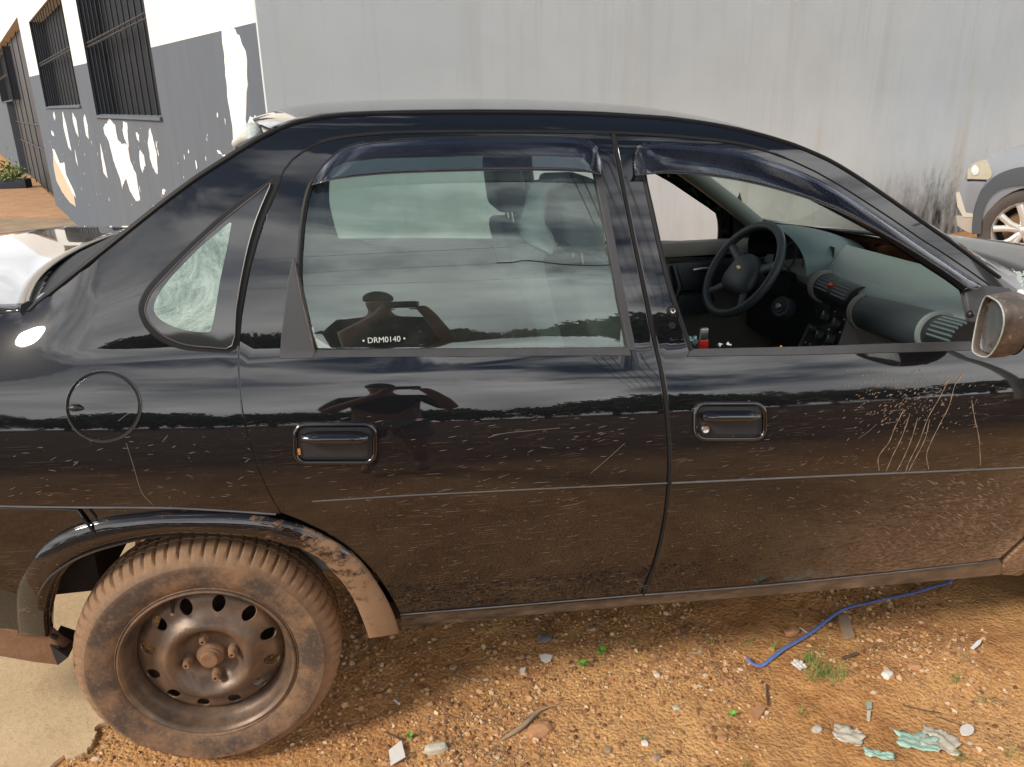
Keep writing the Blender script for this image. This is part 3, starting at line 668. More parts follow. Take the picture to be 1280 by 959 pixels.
hoodedge = [Vector((2.10, .12, .935)), Vector((2.4, .115, .915)), Vector((2.7, .14, .87)), Vector((2.95, .20, .80)), Vector((3.10, .27, .70))]
cross('bonnet', hoodedge, lambda t: .035, lambda t: .12+.05*t, M['paint'], n=14, thick=.01)
def fbump(name, x0, z0, z1, bulge, mat, rear=False):
    vs = []; fs = []; n = 28; m = 6; s = -1 if rear else 1
    for j in range(n+1):
        u = j/n; y = .10+(W-.20)*u; k = 1-abs(2*u-1)**3.5
        for i in range(m+1):
            v = i/m; vs.append((x0+s*(bulge*k+.03*math.sin(PI*v)), y, z0+(z1-z0)*v))
    for j in range(n):
        for i in range(m): a = j*(m+1)+i; fs.append((a, a+1, a+m+2, a+m+1))
    o = mesh(name, vs, fs, mat, car, smooth=True); q = o.modifiers.new('thickness', 'SOLIDIFY'); q.thickness = .02; return o
fbump('front_bumper', 2.98, .22, .58, .20, M['paint']); fbump('grille', 3.05, .585, .70, .12, M['blackpl'])
bumper_pts = [(0, 635.5), (60, 636), (96, 637.5), (120, 672), (106, 693), (86, 708), (72, 727), (66, 745), (62, 762), (62, 795), (0, 785), ('x', -.60, .39), ('x', -.93, .45), ('x', -.97, .55), ('x', -.97, .66), ('x', -.62, .68)]
bump = panel('rear_bumper', bumper_pts, M['paint'], car, thick=.02, off=-.001)
fbump('rear_bumper_face', -.90, .45, .66, .06, M['paint'], True)
# muddy valance with the torn corner behind the wheel
val = [(0, 786.5), (30, 790), (62, 796), (72, 806), (86, 813), (78, 827), (72, 832), (40, 828), (0, 821), ('x', -.60, .27), ('x', -.88, .33), ('x', -.92, .44), ('x', -.60, .385)]
panel('valance', val, M['mud'], car, off=.002, thick=.025)
bm = bmesh.new(); c = P3((76, 813), .0)
vv = [bm.verts.new(v) for v in (P3((62, 806)), P3((84, 812)), onY(85, 822, .05), onY(72, 832, .03), Vector(P3((62, 806)))+Vector((.0, .07, .0)), Vector(P3((84, 812)))+Vector((.01, .06, 0)), Vector(onY(85, 822, .11)), Vector(onY(72, 832, .09)))]
for f in ((0, 1, 2, 3), (7, 6, 5, 4), (0, 4, 5, 1), (1, 5, 6, 2), (2, 6, 7, 3), (3, 7, 4, 0)): bm.faces.new([vv[k] for k in f])
fromb('torn_flap', bm, M['under'], car)
tube('clip', [P3((60, 796), .01), P3((66, 795), .008), P3((70, 797), .012)], .006, M['under'], car)
# tail and boot
bootedge = [Vector((-.94, .17, 1.00)), Vector((-.85, .155, 1.045)), Vector((-.6, .15, 1.062))]+[P3(p, .004) for p in ((0, 391), (20, 390), (36, 388.5))]
bootedge[3:] = [Vector((v.x, max(v.y, .13), v.z)) for v in bootedge[3:]]
cross('boot_lid', bootedge, lambda t: .018, lambda t: -.10*(1-t)-.10*t, M['paint'], thick=.008)
fbump('tail_panel', -.93, .66, 1.01, .11, M['paint'], True)
seamline('boot_seam', [('x', -.9, 1.035), ('x', -.6, 1.055), (0, 391), (38, 388)], .004, M['gap'], .004)
for y0, y1 in ((.12, .42), (W-.42, W-.12)):
    bm = bmesh.new(); boxb(bm, (-.99, (y0+y1)/2, .84), (.07, y1-y0, .17)); fromb('tail_lamp', bm, M['red'], car, smooth=True, bevel=.02)

# ---- rear window: bulging broken glass with its rubber surround
CP = [P3(p, .006) for p in TOP[0:15]]
nV = 18; near = resample(CP, nV); nU = 22
def rw(u, v):      # u across 0..1, v up 0..1
    e = near[0]*(1) if False else None
    f = v*(nV-1); i = int(min(nV-2, f)); a = near[i]+(near[i+1]-near[i])*(f-i)
    k = 1-abs(2*u-1)**1.6; up = 1-abs(2*u-1)**6
    return Vector((a[0]-.195*(1-v)**3*k+.02*v*k, a[1]+(W-2*a[1])*u, a[2]+.012*k*v-.028*up*(1-v)**3))
def rwn(u, v):
    e = .01; a = rw(min(1, u+e), v)-rw(max(0, u-e), v); b = rw(u, min(1, v+e))-rw(u, max(0, v-e)); n = b.cross(a).normalized()
    return n if n.z > 0 else -n
base = [rw(u, 0) for u in np.linspace(0, 1, 40)]
tube('rear_window_seal', base, .019, M['rubber'], car); tube('rear_window_seal', [Vector(p) for p in CP], .0065, M['rubber'], car)
tube('rear_window_seal', [mirY(Vector(p)) for p in CP], .0065, M['rubber'], car)
tube('rear_window_seal', [rw(u, 1) for u in np.linspace(0, 1, 24)], .008, M['rubber'], car)
# remaining film of tinted glass, torn round its rim, and pale crumbs of glass along the edge
rim = [(.02+.96*u, .045+rnd.uniform(-.012, .012)) for u in np.linspace(0, 1, 60)]+[(.985, v) for v in np.linspace(.06, .93, 20)]+[(.98-.96*u, .965) for u in np.linspace(0, 1, 20)]+[(.035+rnd.uniform(-.008, .008), v) for v in np.linspace(.93, .08, 46)]
sheet('tinted_glass', dedupe(rim), lambda u, v: rw(u, v), rwn, M['tint'], car, g=.06, thick=.005)
st = dedupe([(u, .004) for u in np.linspace(.004, .996, 50)]+[(.996-.99*u, .042+rnd.uniform(-.014, .02)) for u in np.linspace(0, 1, 110)])
M['crumb'] = plain('shattered_glass_rim', (.42, .46, .43), .25, var=.5, scale=120, bump=.6)
sheet('glass_shard', st, lambda u, v: rw(u, v)+Vector((0, 0, .003)), rwn, M['crumb'], car, g=.05, thick=.006)
st = dedupe([(.003, v) for v in np.linspace(.0, .95, 50)]+[(.016+rnd.uniform(-.008, .006), v) for v in np.linspace(.95, .02, 90)])
sheet('glass_shard', st, lambda u, v: rw(u, v)+Vector((0, 0, .003)), rwn, M['crumb'], car, g=.0, thick=.006)
# loose end of seal standing up at the back edge of the roof
tube('loose_seal', [onY(*p) for p in ((296, 180, .55), (306, 173, .5), (322, 170, .45), (350, 160, .42), (372, 154, .40), (392, 150, .36))], .013, M['cream'], car)
tube('loose_seal', [onY(*p) for p in ((300, 186, .32), (316, 178, .32), (330, 171, .32))], .010, M['plastic'], car)
tube('knot', [onY(*p) for p in ((313, 158, .40), (318, 164, .38), (320, 171, .36), (317, 178, .34))], [.011, .018, .020, .010], M['chrome'] if False else M['crumb'], car)

# ---- quarter window
qw = [(352, 217), (346, 238), (335, 264), (325, 292), (315, 325), (307, 360), (301, 395), (296, 438), (262, 441), (228, 438), (200, 427), (182, 411), (173, 392), (174, 376), (184, 357), (203, 336), (228, 312), (256, 286), (288, 258), (320, 236)]
qz = panel('quarter_window', crv(qw, 3, True), M['rubber'], car, off=-.003, thick=.012, shrink=.003, lip=.006)
qi = [(338, 229), (328, 254), (318, 280), (309, 312), (301, 350), (295, 388), (290, 432), (262, 434), (232, 431), (207, 421), (190, 407), (182, 392), (183, 379), (192, 362), (210, 342), (234, 317), (262, 291), (292, 265), (320, 243)]
panel('glass', crv(qi, 3, True), M['frit'], qz, off=-.0062, thick=.004, shrink=.0, lip=.001)
ring = crv(qi, 3, True); tube('inner_edge', [P3(tuple(p), -.007) for p in ring], .0013, M['edge'], qz, seg=5, closed=True)
ci = [(289, 279), (287, 292), (282, 318), (276, 345), (271, 375), (266, 405), (263, 414), (248, 415), (225, 411), (206, 403), (194, 392), (193, 380), (200, 366), (214, 347), (232, 328), (252, 308), (272, 291), (284, 281)]
panel('cracked_pane', crv(ci, 3, True), M['crack'], qz, off=-.0072, thick=.003, shrink=0, lip=.0005)

# ---- rear door glazing
panel('window_glass', [(380, 240), (400, 210), (430, 197), (470, 191), (600, 188), (690, 188), (735, 190), (748, 215), (765, 300), (788, 440), (390, 440), (370, 380), (368, 330)], M['glass'], rdoor, off=.010, thick=.004, g=.03)
def strip(name, pts, mat, par, off=-.003, thick=.012, lip=.002): return panel(name, pts, mat, par, off=off, thick=thick, shrink=0, lip=lip, g=.04)
strip('window_seal', [(352, 446.5), (352, 439), (500, 437), (650, 436), (786, 435), (789, 444), (650, 445), (500, 446)], M['seal'], rdoor)
strip('window_seal', [(741, 205), (750, 210), (757, 240), (768, 300), (782, 375), (794, 436), (786, 437), (774, 375), (765, 325), (756, 275), (748, 235)], M['seal'], rdoor, off=-.0015)
seamline('window_channel', [(394, 436), (384, 405), (376, 370), (374, 335), (376, 300), (380, 262), (388, 232), (398, 221)], .0055, M['rubber'], .002, par=rdoor)
strip('quarter_trim', [(367, 322), (372, 336), (378, 368), (386, 405), (393, 437), (391, 447), (350, 447.5), (352, 425), (356, 390), (361, 350)], M['plastic'], rdoor, off=-.004, thick=.014)
seamline('rusty_clip', [(369, 330), (377, 372), (385, 405), (393, 440)], .0018, M['rust'], -.005, par=rdoor)
# etched number on the pane
def text(name, body, px, size, mat, par, off, bold=0):
    c = bpy.data.curves.new(name, 'FONT'); c.body = body; c.size = size; c.extrude = .0002; c.align_x = 'CENTER'; c.align_y = 'CENTER'; c.offset = bold
    o = bpy.data.objects.new(name, c); COL.objects.link(o); bpy.context.view_layer.update()
    me = bpy.data.meshes.new_from_object(o.evaluated_get(bpy.context.evaluated_depsgraph_get())); bpy.data.objects.remove(o)
    p = P3(px, off); n = SN(p.x, p.z); up = Vector((0, 0, 1)); up = (up-n*up.dot(n)).normalized(); rt = up.cross(n)
    me.transform(Matrix(((rt.x, up.x, n.x, p.x), (rt.y, up.y, n.y, p.y), (rt.z, up.z, n.z, p.z), (0, 0, 0, 1)))); me.materials.clear(); me.materials.append(mat)
    return link(name, me, par)
M['etch'] = plain('etched_white', (.55, .6, .57), .7)
text('etched_number', '• DRM0140 •', (480, 425), .0165, M['etch'], rdoor, .0045)
seamline('stray_wire', [(621, 328.5), (640, 328), (660, 325.5), (700, 330), (740, 332), (767, 331)], .0009, M['gap'], .006, par=rdoor)
# ---- front door opening
strip('window_seal', [(860, 445), (864, 437), (1000, 434), (1120, 430), (1217, 427), (1220, 437), (1120, 440), (1000, 443)], M['seal'], fdoor)
seamline('window_channel', [(864, 438), (852, 405), (838, 362), (826, 315), (815, 265), (806, 225), (805, 208)], .0055, M['rubber'], .001, par=fdoor)
seamline('window_channel', [(1207, 362), (1213, 380), (1216, 405), (1219, 434)], .010, M['rubber'], .004, par=fdoor)
seamline('window_channel', [(806, 205), (840, 200), (900, 205), (950, 217), (1000, 237), (1050, 262), (1100, 290), (1150, 323), (1185, 346), (1205, 361)], .005, M['rubber'], .002, par=fdoor)
# door latch screw and striker pad on the pillar
c = P3((840, 389), 0); n_ = SN(c.x, c.z)
lathe('screw_boss', [(.001, -.006), (.010, -.006), (.012, -.002), (.012, .004)], c, M['gap'], fdoor, seg=24, axis=-n_); lathe('lock_nut', [(.0025, .002), (.003, .008), (.006, .009), (.0068, .004), (.0072, -.002)], P3((839.5, 388.5), -.004), M['chrome'], fdoor, seg=6, axis=n_)
lathe('screw_boss', [(.001, -.004), (.007, -.004), (.008, .003)], P3((840, 407), 0), M['gap'], fdoor, seg=16, axis=-n_)

# ---- wind deflectors
def deflector(up, lo, par, o1=-.005, o2=-.030):
    a = resample([P3(tuple(p), o1) for p in crv(up, 4)], 60); b = resample([P3(tuple(p), o2*.6) for p in crv(lo, 4)], 60); vs = []; fs = []; m = 8
    for i in range(60):
        e = sst(min(i, 59-i)/4)
        for j in range(m+1):
            t = j/m; p = a[i]+(b[i]-a[i])*t; n = np.array(SN(p[0], p[2])); out = (.013*math.sin(t*PI/2)**.8*(.3+.7*e))
            vs.append(p+n*out)
    for i in range(59):
        for j in range(m): k = i*(m+1)+j; fs.append((k, k+1, k+m+2, k+m+1))
    o = mesh('wind_deflector', vs, fs, M['visor'], par, smooth=True); q = o.modifiers.new('thickness', 'SOLIDIFY'); q.thickness = .0015
    tube('deflector_edge', [vs[i*(m+1)+m] for i in range(60)], .0011, M['seal'], o, seg=5); return o
deflector([(389, 231), (398, 214), (410, 199), (424, 187), (440, 180), (470, 175), (540, 171), (620, 170), (700, 170.5), (733, 174), (746, 183), (752, 200), (755, 218)], [(390, 232), (400, 230), (430, 225), (480, 220), (540, 217.5), (600, 216), (660, 215.5), (710, 216.5), (740, 218), (754, 219.5)], rdoor)
deflector([(793, 219), (792, 195), (797, 183), (808, 178), (840, 179), (880, 182), (920, 188), (960, 199), (1010, 218), (1060, 245), (1110, 277), (1160, 311), (1200, 338), (1228, 356)], [(794, 220), (815, 219), (845, 219.5), (880, 222), (920, 228), (960, 237), (1010, 252), (1060, 273), (1110, 299), (1150, 323), (1185, 346), (1210, 362), (1226, 358)], fdoor)

# ---- door handles
def rrect(x0, y0, x1, y1, r, n=5, sk=0):
    o = []
    for cx, cy, a in ((x1-r, y0+r, -90), (x1-r, y1-r, 0), (x0+r, y1-r, 90), (x0+r, y0+r, 180)):
        for k in range(n+1):
            t = math.radians(a+90*k/n); x = cx+r*math.cos(t); y = cy+r*math.sin(t); o.append((x, y+sk*(x-x0)))
    return o
def handle(x0, y0, x1, y1, par, lock):
    w_, h_ = x1-x0, y1-y0
    h = panel('handle_pit', rrect(x0+4, y0+4, x1-4, y1-4, 9), M['blackpl'], par, off=.0005-.002, thick=.004, shrink=0)
    ring = crv(rrect(x0, y0, x1, y1, 13), 1, True); tube('handle_bezel', [P3(tuple(p), -.002) for p in ring], .0050, M['paint2'], h, seg=8, closed=True)
    tube('bezel_edge', [P3(tuple(p), -.0052) for p in crv(rrect(x0-1, y0-1, x1+1, y1+1, 14), 1, True)], .0011, M['edge'], h, seg=5, closed=True)
    gx = x0+w_*.09
    # the flap: a rounded bar standing off the pit
    a = resample([P3((gx, y0+h_*.34), -.012), P3((x1-w_*.09, y0+h_*.33), -.012)], 12); r_ = h_*.17/590
    tube('handle_pull', a, [r_*1.5*(.55+.45*sst(min(i, 11-i)/1.5)) for i in range(12)], M['paint2'], h, seg=14, flat=.62)
    panel('handle_shade', rrect(gx, y0+h_*.50, x1-w_*.09, y1-h_*.14, 4), M['frit'], h, off=-.0030, thick=.001, shrink=0, lip=.0003)
    if lock:
        p = P3((x0+w_*.13, y1-h_*.30), -.004); n = SN(p.x, p.z)
        box('lock_plate', p, (.017, .006, .018), M['blackpl'], h, bevel=.002); lathe('lock_cylinder', [(.0, .009), (.0020, .009), (.0024, .0075), (.0078, .009), (.0095, .006), (.010, 0)], p, M['chrome'], h, seg=20, axis=n)
    else:
        box('rust_chip', P3((x0+5, y1-h_*.28), -.005), (.006, .003, .014), M['rustorange'], h, bevel=.001); box('rust_chip', P3((x1-13, y0+h_*.36), -.013), (.006, .003, .014), M['rust'], h, bevel=.001)
    return h
t = NT('clean_black_gloss'); t.set('Base Color', (.008, .008, .009, 1)); t.set('Roughness', .12); t.p.inputs['Coat Weight'].default_value = 1; t.p.inputs['Coat Roughness'].default_value = .03; t.bump(t.noise(20, 2), .05, .004); M['paint2'] = t.m
M['rustorange'] = plain('orange_rust', (.45, .20, .07), .7, var=.4, scale=120)  # brighter orange than the brown housing colour
handle(369, 531, 469, 578, rdoor, False); handle(869, 505, 956, 549, fdoor, True)

# ---- fuel flap
c2 = [(129.5+46*math.cos(a), 508+43.5*math.sin(a)) for a in np.linspace(0, 2*PI, 40, endpoint=False)]
ff = panel('fuel_flap', [(129.5+(x-129.5)*.93, 508+(y-508)*.93) for x, y in c2], M['paint'], side, off=-.0022, thick=.006, shrink=0, lip=.0015)
tube('flap_gap', [P3(p, -.0005) for p in c2], .0028, M['gap'], ff, seg=6, closed=True); tube('flap_edge', [P3((129.5+(x-129.5)*1.02, 508+(y-508)*1.02), -.001) for x, y in c2], .0016, M['edge'], ff, seg=6, closed=True)
tube('finger_notch', [P3((86, 510), -.001), P3((90, 510), -.004), P3((97, 510), -.005), P3((104, 511), -.002)], [.003, .007, .007, .003], M['blackpl'], ff, seg=10)

# ---- muddy flare round the rear wheel
FO = [(22, 794), (20, 768), (20, 742), (26, 722), (36, 704), (48, 688), (61, 676), (79, 665), (98, 657), (128, 649), (162, 645), (195, 642), (228, 641), (268, 641), (309, 643), (340, 647), (368, 653), (390, 661), (410, 671), (427, 681), (442, 692), (457, 708), (470, 726), (481, 744), (489, 760), (495, 776), (499, 792)]
FI = [(61, 796), (59, 778), (59, 762), (61, 748), (65, 735), (71, 723), (78, 713), (91, 702), (106, 693), (128, 684), (154, 677), (190, 670), (228, 667), (270, 668), (309, 671), (335, 675), (359, 682), (377, 687), (393, 695), (407, 706), (420, 719), (431, 732), (441, 747), (447, 760), (452, 772), (457, 785), (461, 798)]
vs = []; fs = []; A_ = resample(crv(FO, 4), 90); B_ = resample(crv(FI, 4), 90); prof = [(0, .004), (.03, -.008), (.12, -.013), (.35, -.018), (.65, -.022), (.88, -.022), (.97, -.016), (1.0, -.004), (1.0, .02), (1.0, .05)]
for i in range(90):
    for t, o in prof:
        p = A_[i]+(B_[i]-A_[i])*t; vs.append(P3((p[0], p[1]), o))
m = len(prof)
for i in range(89):
    for j in range(m-1): k = i*m+j; fs.append((k, k+1, k+m+1, k+m))
fs.append(tuple(range(m))); fs.append(tuple(89*m+j for j in range(m))[::-1])
flare = mesh('wheel_arch_flare', vs, fs, M['flare'], car, smooth=True, sharp=60)
seamline('flare_seam', [(103, 647), (110, 656), (119, 668), (126, 681)], .0028, M['gap'], -.019, par=flare)
vs = []; fs = []
li = [q for q in B_ if not (q[0] < 200 and q[1] > 737)]; li = li[:-14]
ysl = [.03, .10, .20, .30, .42]
for p in li:
    for k, dy in enumerate(ysl):
        q = P3((p[0], p[1]), .0); v = Vector((q.x, dy+.0, q.z)); vs.append(v+Vector((v.x*.06, 0, (v.z-.2)*.10 if k else 0)))
m = len(ysl)
for i in range(len(li)-1):
    for j in range(m-1): k = i*m+j; fs.append((k, k+1, k+m+1, k+m))
props(mesh('wheel_arch_liner', vs, fs, M['under'], car, smooth=True))
box('splash_panel', (.375, .22, .42), (.02, .26, .22), M['mud'], car, M=Matrix.Rotation(.25, 3, 'Y'))
box('floor_pan', (1.15, .80, .30), (1.65, 1.36, .05), M['under'], car); box('boot_floor', (-.55, .80, .47), (.62, 1.25, .12), M['under'], car); box('axle_beam', (0.02, .80, .28), (.07, 1.25, .07), M['under'], car)
box('bulkhead', (-.26, .82, .74), (.03, 1.3, .48), M['under'], car); box('firewall', (2.12, .80, .60), (.04, 1.36, .62), M['under'], car)
# inner faces of the doors, so that no daylight leaks through the flank
def inner(name, pts, mat, off, par): return panel(name, pts, mat, par, off=off, thick=.01, g=.08)
inner('door_card', [(305, 452), (790, 449), (823, 470), (832, 560), (822, 680), (800, 738), (505, 762), (440, 690), (350, 640)], M['dashdark'], .075, rdoor)
inner('door_card', [(832, 450), (1260, 446), ('x', 2.06, .86), ('x', 2.06, .4), (1215, 700), (812, 736), (830, 650), (838, 560)], M['trim'], .075, fdoor)

# ---- wheel
def wheel(parent, cx, side_=1):
    Y0 = 0.0
    o = bpy.data.objects.new('wheel', None); COL.objects.link(o); o.parent = parent; o.location = Vector((cx, 0, .285))-worldloc(parent); o.empty_display_size = .1
    return o
wh = wheel(car, 0)
WC = Vector((0, 0, .285))
tp = [(.176, .052), (.180, .040), (.186, .030), (.191, .0255), (.193, .0285), (.198, .0245), (.214, .0205), (.228, .0185), (.240, .0190), (.246, .018), (.250, .0185), (.254, .023), (.262, .029), (.270, .036), (.2765, .044), (.281, .052), (.284, .060), (.2855, .070), (.286, .0745), (.280, .076), (.280, .080), (.286, .0815), (.287, .092), (.287, .098), (.281, .100), (.281, .104), (.287, .106), (.287, .118), (.281, .120), (.281, .124), (.286, .126), (.284, .142), (.278, .156), (.262, .170), (.235, .182), (.205, .178), (.176, .150)]
SEG = 340; vs = []; fs = []; m = len(tp)
for k in range(SEG):
    a = 2*PI*k/SEG; g = (k % 5) in (0,)
    for i, (r, y) in enumerate(tp):
        rr = r
        if g and 12 <= i <= 18: rr -= .0065*min(1, (i-11)/3)
        if g and 21 <= i <= 30: rr -= .004
        if (k//5) % 2 == 0 and g and 13 <= i <= 16: rr -= .002
        z = math.sin(a)*rr; x = math.cos(a)*rr
        if z < -.272: z = -.272-(abs(z)-.272)*.25
        vs.append((WC.x+x, y+.006*max(0, -math.sin(a))**8*(1 if i < 10 else 0)*-1, WC.z+z))
for k in range(SEG):
    k2 = (k+1) % SEG
    for i in range(m-1): fs.append((k*m+i, k2*m+i, k2*m+i+1, k*m+i+1))
tyre = mesh('tyre', vs, fs, M['tyre'], wh, smooth=True, sharp=38)
# rim: barrel and lip, then the pierced disc
lathe('rim', [(.172, .150), (.158, .120), (.156, .094), (.160, .070), (.168, .056), (.174, .048), (.176, .034), (.1795, .026), (.184, .0225), (.1875, .024), (.1885, .030), (.184, .036), (.180, .045)], WC, M['rim'], wh, seg=96)
DP = [(0, .064), (.03, .066), (.052, .067), (.062, .061), (.070, .047), (.078, .037), (.086, .031), (.094, .032), (.103, .041), (.112, .051), (.120, .056), (.142, .063), (.150, .069), (.158, .080), (.16, .082)]
dr_ = np.array([a for a, b in DP]); dy_ = np.array([b for a, b in DP])
def dY(r): return float(np.interp(r, dr_, dy_)*.5+np.interp(r-.003, dr_, dy_)*.25+np.interp(r+.003, dr_, dy_)*.25)
def dmap(x, z): return Vector((WC.x+x, dY(math.hypot(x, z)), WC.z+z))
def dnor(x, z):
    r = math.hypot(x, z)+1e-6; s = (dY(r+.002)-dY(abs(r-.002)))/.004; return Vector((s*x/r, -1, s*z/r)).normalized()
circ = lambda r, n: [(r*math.cos(2*PI*k/n), r*math.sin(2*PI*k/n)) for k in range(n)]
hol = []
for k in range(12):
    a = 2*PI*k/12+math.radians(15); H = []
    for q in range(14):
        t = 2*PI*q/14; rr = .1335+.0180*math.cos(t); tt = .0148*math.sin(t); H.append((rr*math.cos(a)-tt*math.sin(a), rr*math.sin(a)+tt*math.cos(a)))
    hol.append(H)
sheet('wheel_disc', circ(.157, 72), dmap, dnor, M['rim'], wh, hol, g=.0085, thick=.004, lip=.0008)
lathe('brake_drum', [(0, .112), (.120, .112), (.128, .118), (.128, .17)], WC, M['under'], wh, seg=48)
hc = lathe('hub_cap', [(0, .036), (.006, .0362), (.010, .0355), (.0175, .036), (.0195, .039), (.0200, .046), (.0235, .047), (.024, .052), (.029, .055), (.031, .060), (.032, .070)], WC, M['mud2'] if 'mud2' in M else M['mud'], wh, seg=32)
for k in range(4):
    a = math.radians(8+90*k); p = WC+Vector((.050*math.cos(a), 0, .050*math.sin(a)))
    lathe('wheel_bolt', [(0, .042), (.003, .042), (.0035, .036), (.0065, .036), (.0080, .039), (.0085, .048), (.0105, .051), (.0115, .058), (.013, .070)], p, M['mud'], wh, seg=12, sharp=25)
tube('valve_stem', [WC+Vector((-.060, .070, .140)), WC+Vector((-.058, .050, .137)), WC+Vector((-.056, .030, .134))], [.006, .0045, .004], M['chrome'], wh)
def cpw(dx, mirror):
    c = wh.copy(); COL.objects.link(c)
    c.location = Vector((dx, W if mirror else 0, .285))-worldloc(car)
    if mirror: c.rotation_euler = (0, 0, PI)
    for ch in wh.children: d = ch.copy(); COL.objects.link(d); d.parent = c
    return c
cpw(FWX, False); cpw(0, True); cpw(FWX, True)

# ---- far side of the body: the same panels mirrored
def mirrored(src, name, par, mat=None):
    me = src.data.copy(); 
    for v in me.vertices: v.co = Vector((v.co.x, W-v.co.y, v.co.z))
    me.flip_normals()
    nm = [(n[0], -n[1], n[2]) for n in [l.normal.copy() for l in me.corner_normals]] if False else None
    o = bpy.data.objects.new(name, me); COL.objects.link(o); o.parent = par; o.location = src.location.copy()
    if src.modifiers:
        q = o.modifiers.new('thickness', 'SOLIDIFY'); q.thickness = src.modifiers[0].thickness
    if mat: me.materials.clear(); me.materials.append(mat)
    me.free_tangents if False else None
    return o
for src in (side, fender, rocker, bump): mirrored(src, src.name.split('.')[0], car)
rd2 = mirrored(rdoor, 'rear_door', car); fd2 = mirrored(fdoor, 'front_door', car)
for d_, d2 in ((rdoor, rd2), (fdoor, fd2)):
    for ch in d_.children:
        b = ch.name.split('.')[0]
        if b in ('wind_deflector', 'door_card', 'window_seal', 'window_channel', 'quarter_trim') or (b == 'window_glass'):
            me = ch.data.copy(); 
            for v in me.vertices: v.co = Vector((v.co.x, W-v.co.y, v.co.z))
            me.flip_normals()
            o = bpy.data.objects.new(b, me); COL.objects.link(o); o.parent = d2; o.location = Vector((0, 0, 0))
            if ch.modifiers: q = o.modifiers.new('thickness', 'SOLIDIFY'); q.thickness = ch.modifiers[0].thickness
# parts under a panel sit at the panel's origin (already relative to the car)

# ---- cabin
def V3(px, py, Y): return Vector(onY(px, py, Y))
def quadstrip(name, rows, mat, par=None, smooth=True, thick=0):
    m = len(rows[0]); vs = [v for r in rows for v in r]; fs = [(i*m+j, i*m+j+1, (i+1)*m+j+1, (i+1)*m+j) for i in range(len(rows)-1) for j in range(m-1)]
    o = mesh(name, vs, fs, mat, par or car, smooth=smooth)
    if thick: q = o.modifiers.new('thickness', 'SOLIDIFY'); q.thickness = thick; q.offset = 0
    return o
def lerp(a, b, t): return a+(b-a)*t
# dashboard: front edge under the screen, rear edge above the rolls
F0, F1 = V3(985, 287, 1.44), V3(1172, 333, .58); fd_ = (F1-F0)/(F1.y-F0.y)
R1, R0 = V3(1206, 404, .13), V3(1076, 361, .66); rd_ = (R1-R0)/(R1.y-R0.y)
dash_y = np.linspace(1.47, .09, 30)
def tray(y, t):
    d = -.022*math.exp(-((y-.56)/.13)**4-((t-.62)/.22)**4); return d-.012*math.exp(-((y-.27)/.14)**4-((t-.5)/.3)**4)
rows = []
for y in dash_y:
    f = F0+fd_*(y-F0.y); r = R0+rd_*(y-R0.y); f = Vector((max(f.x, 2.06), y, .945 if y < .9 else .945)); r.y = y
    f.z = F0.z+(F1.z-F0.z)*(F0.y-y)/(F0.y-F1.y)*.6
    row = []
    for k in range(15):
        t = k/14; p = lerp(f, r, t); p.z += .018*math.sin(PI*t)+tray(y, t); row.append(p)
    for dx, dz in ((-.010, -.008), (-.014, -.025), (-.008, -.05)): row.append(r+Vector((dx, 0, dz)))
    rows.append(row)
dash = quadstrip('dashboard', rows, M['dash'])
rows = []
for y in dash_y:
    r = R0+rd_*(y-R0.y); r.y = y; rows.append([r+Vector((dx, 0, dz)) for dx, dz in ((.04, -.03), (.03, -.16), (.06, -.26), (.14, -.36))])
quadstrip('dash_lower', rows, M['console'], dash)
# padded roll in front of the passenger, its end ring and the side vent
ra, rb = V3(1086, 391, .60), V3(1172, 417, .21); ax_ = (rb-ra)
tube('passenger_roll', [ra, ra+ax_*.5, rb], .054, M['dashdark'], dash, seg=40)
tube('roll_ring', [ra-ax_*.055, ra+ax_*.012], .059, M['console'], dash, seg=40); tube('roll_ring', [rb-ax_*.01, rb+ax_*.03], .057, M['dash'], dash, seg=40)
tube('side_vent', [rb+ax_*.03, rb+ax_*.36], .050, M['blackpl'], dash, seg=32)
va, vb = V3(1033, 359, .90), V3(1074, 377, .66); vx = vb-va
tube('centre_vent', [va, vb+vx*.05], .048, M['blackpl'], dash, seg=32); tube('roll_ring', [va-vx*.10, va+vx*.02], .055, M['console'], dash, seg=40)
cdir = Vector((-.62, -.45, .62)).normalized()
def slats(a, b, n, r, u0, u1, name='vent_slat'):
    d = (b-a); 
    for k in range(n):
        an = .15+k*(1.15/(n-1)) if n > 1 else .6
        side_v = Vector((-math.cos(an), 0, math.sin(an)))
        p = a+d*u0+side_v*r; q = a+d*u1+side_v*r; tube(name, [p, q], .0035, M['dashmid'], dash, seg=5)
slats(va, vb, 6, .048, .06, .44); slats(va, vb, 6, .048, .58, .98); slats(rb, rb+ax_, 6, .050, .08, .34)
p = va+vx*.5+Vector((-.042, 0, .028)); box('hazard_button', p, (.012, .020, .018), M['red'], dash, bevel=.003, M=Matrix.Rotation(-.6, 3, 'Y'))
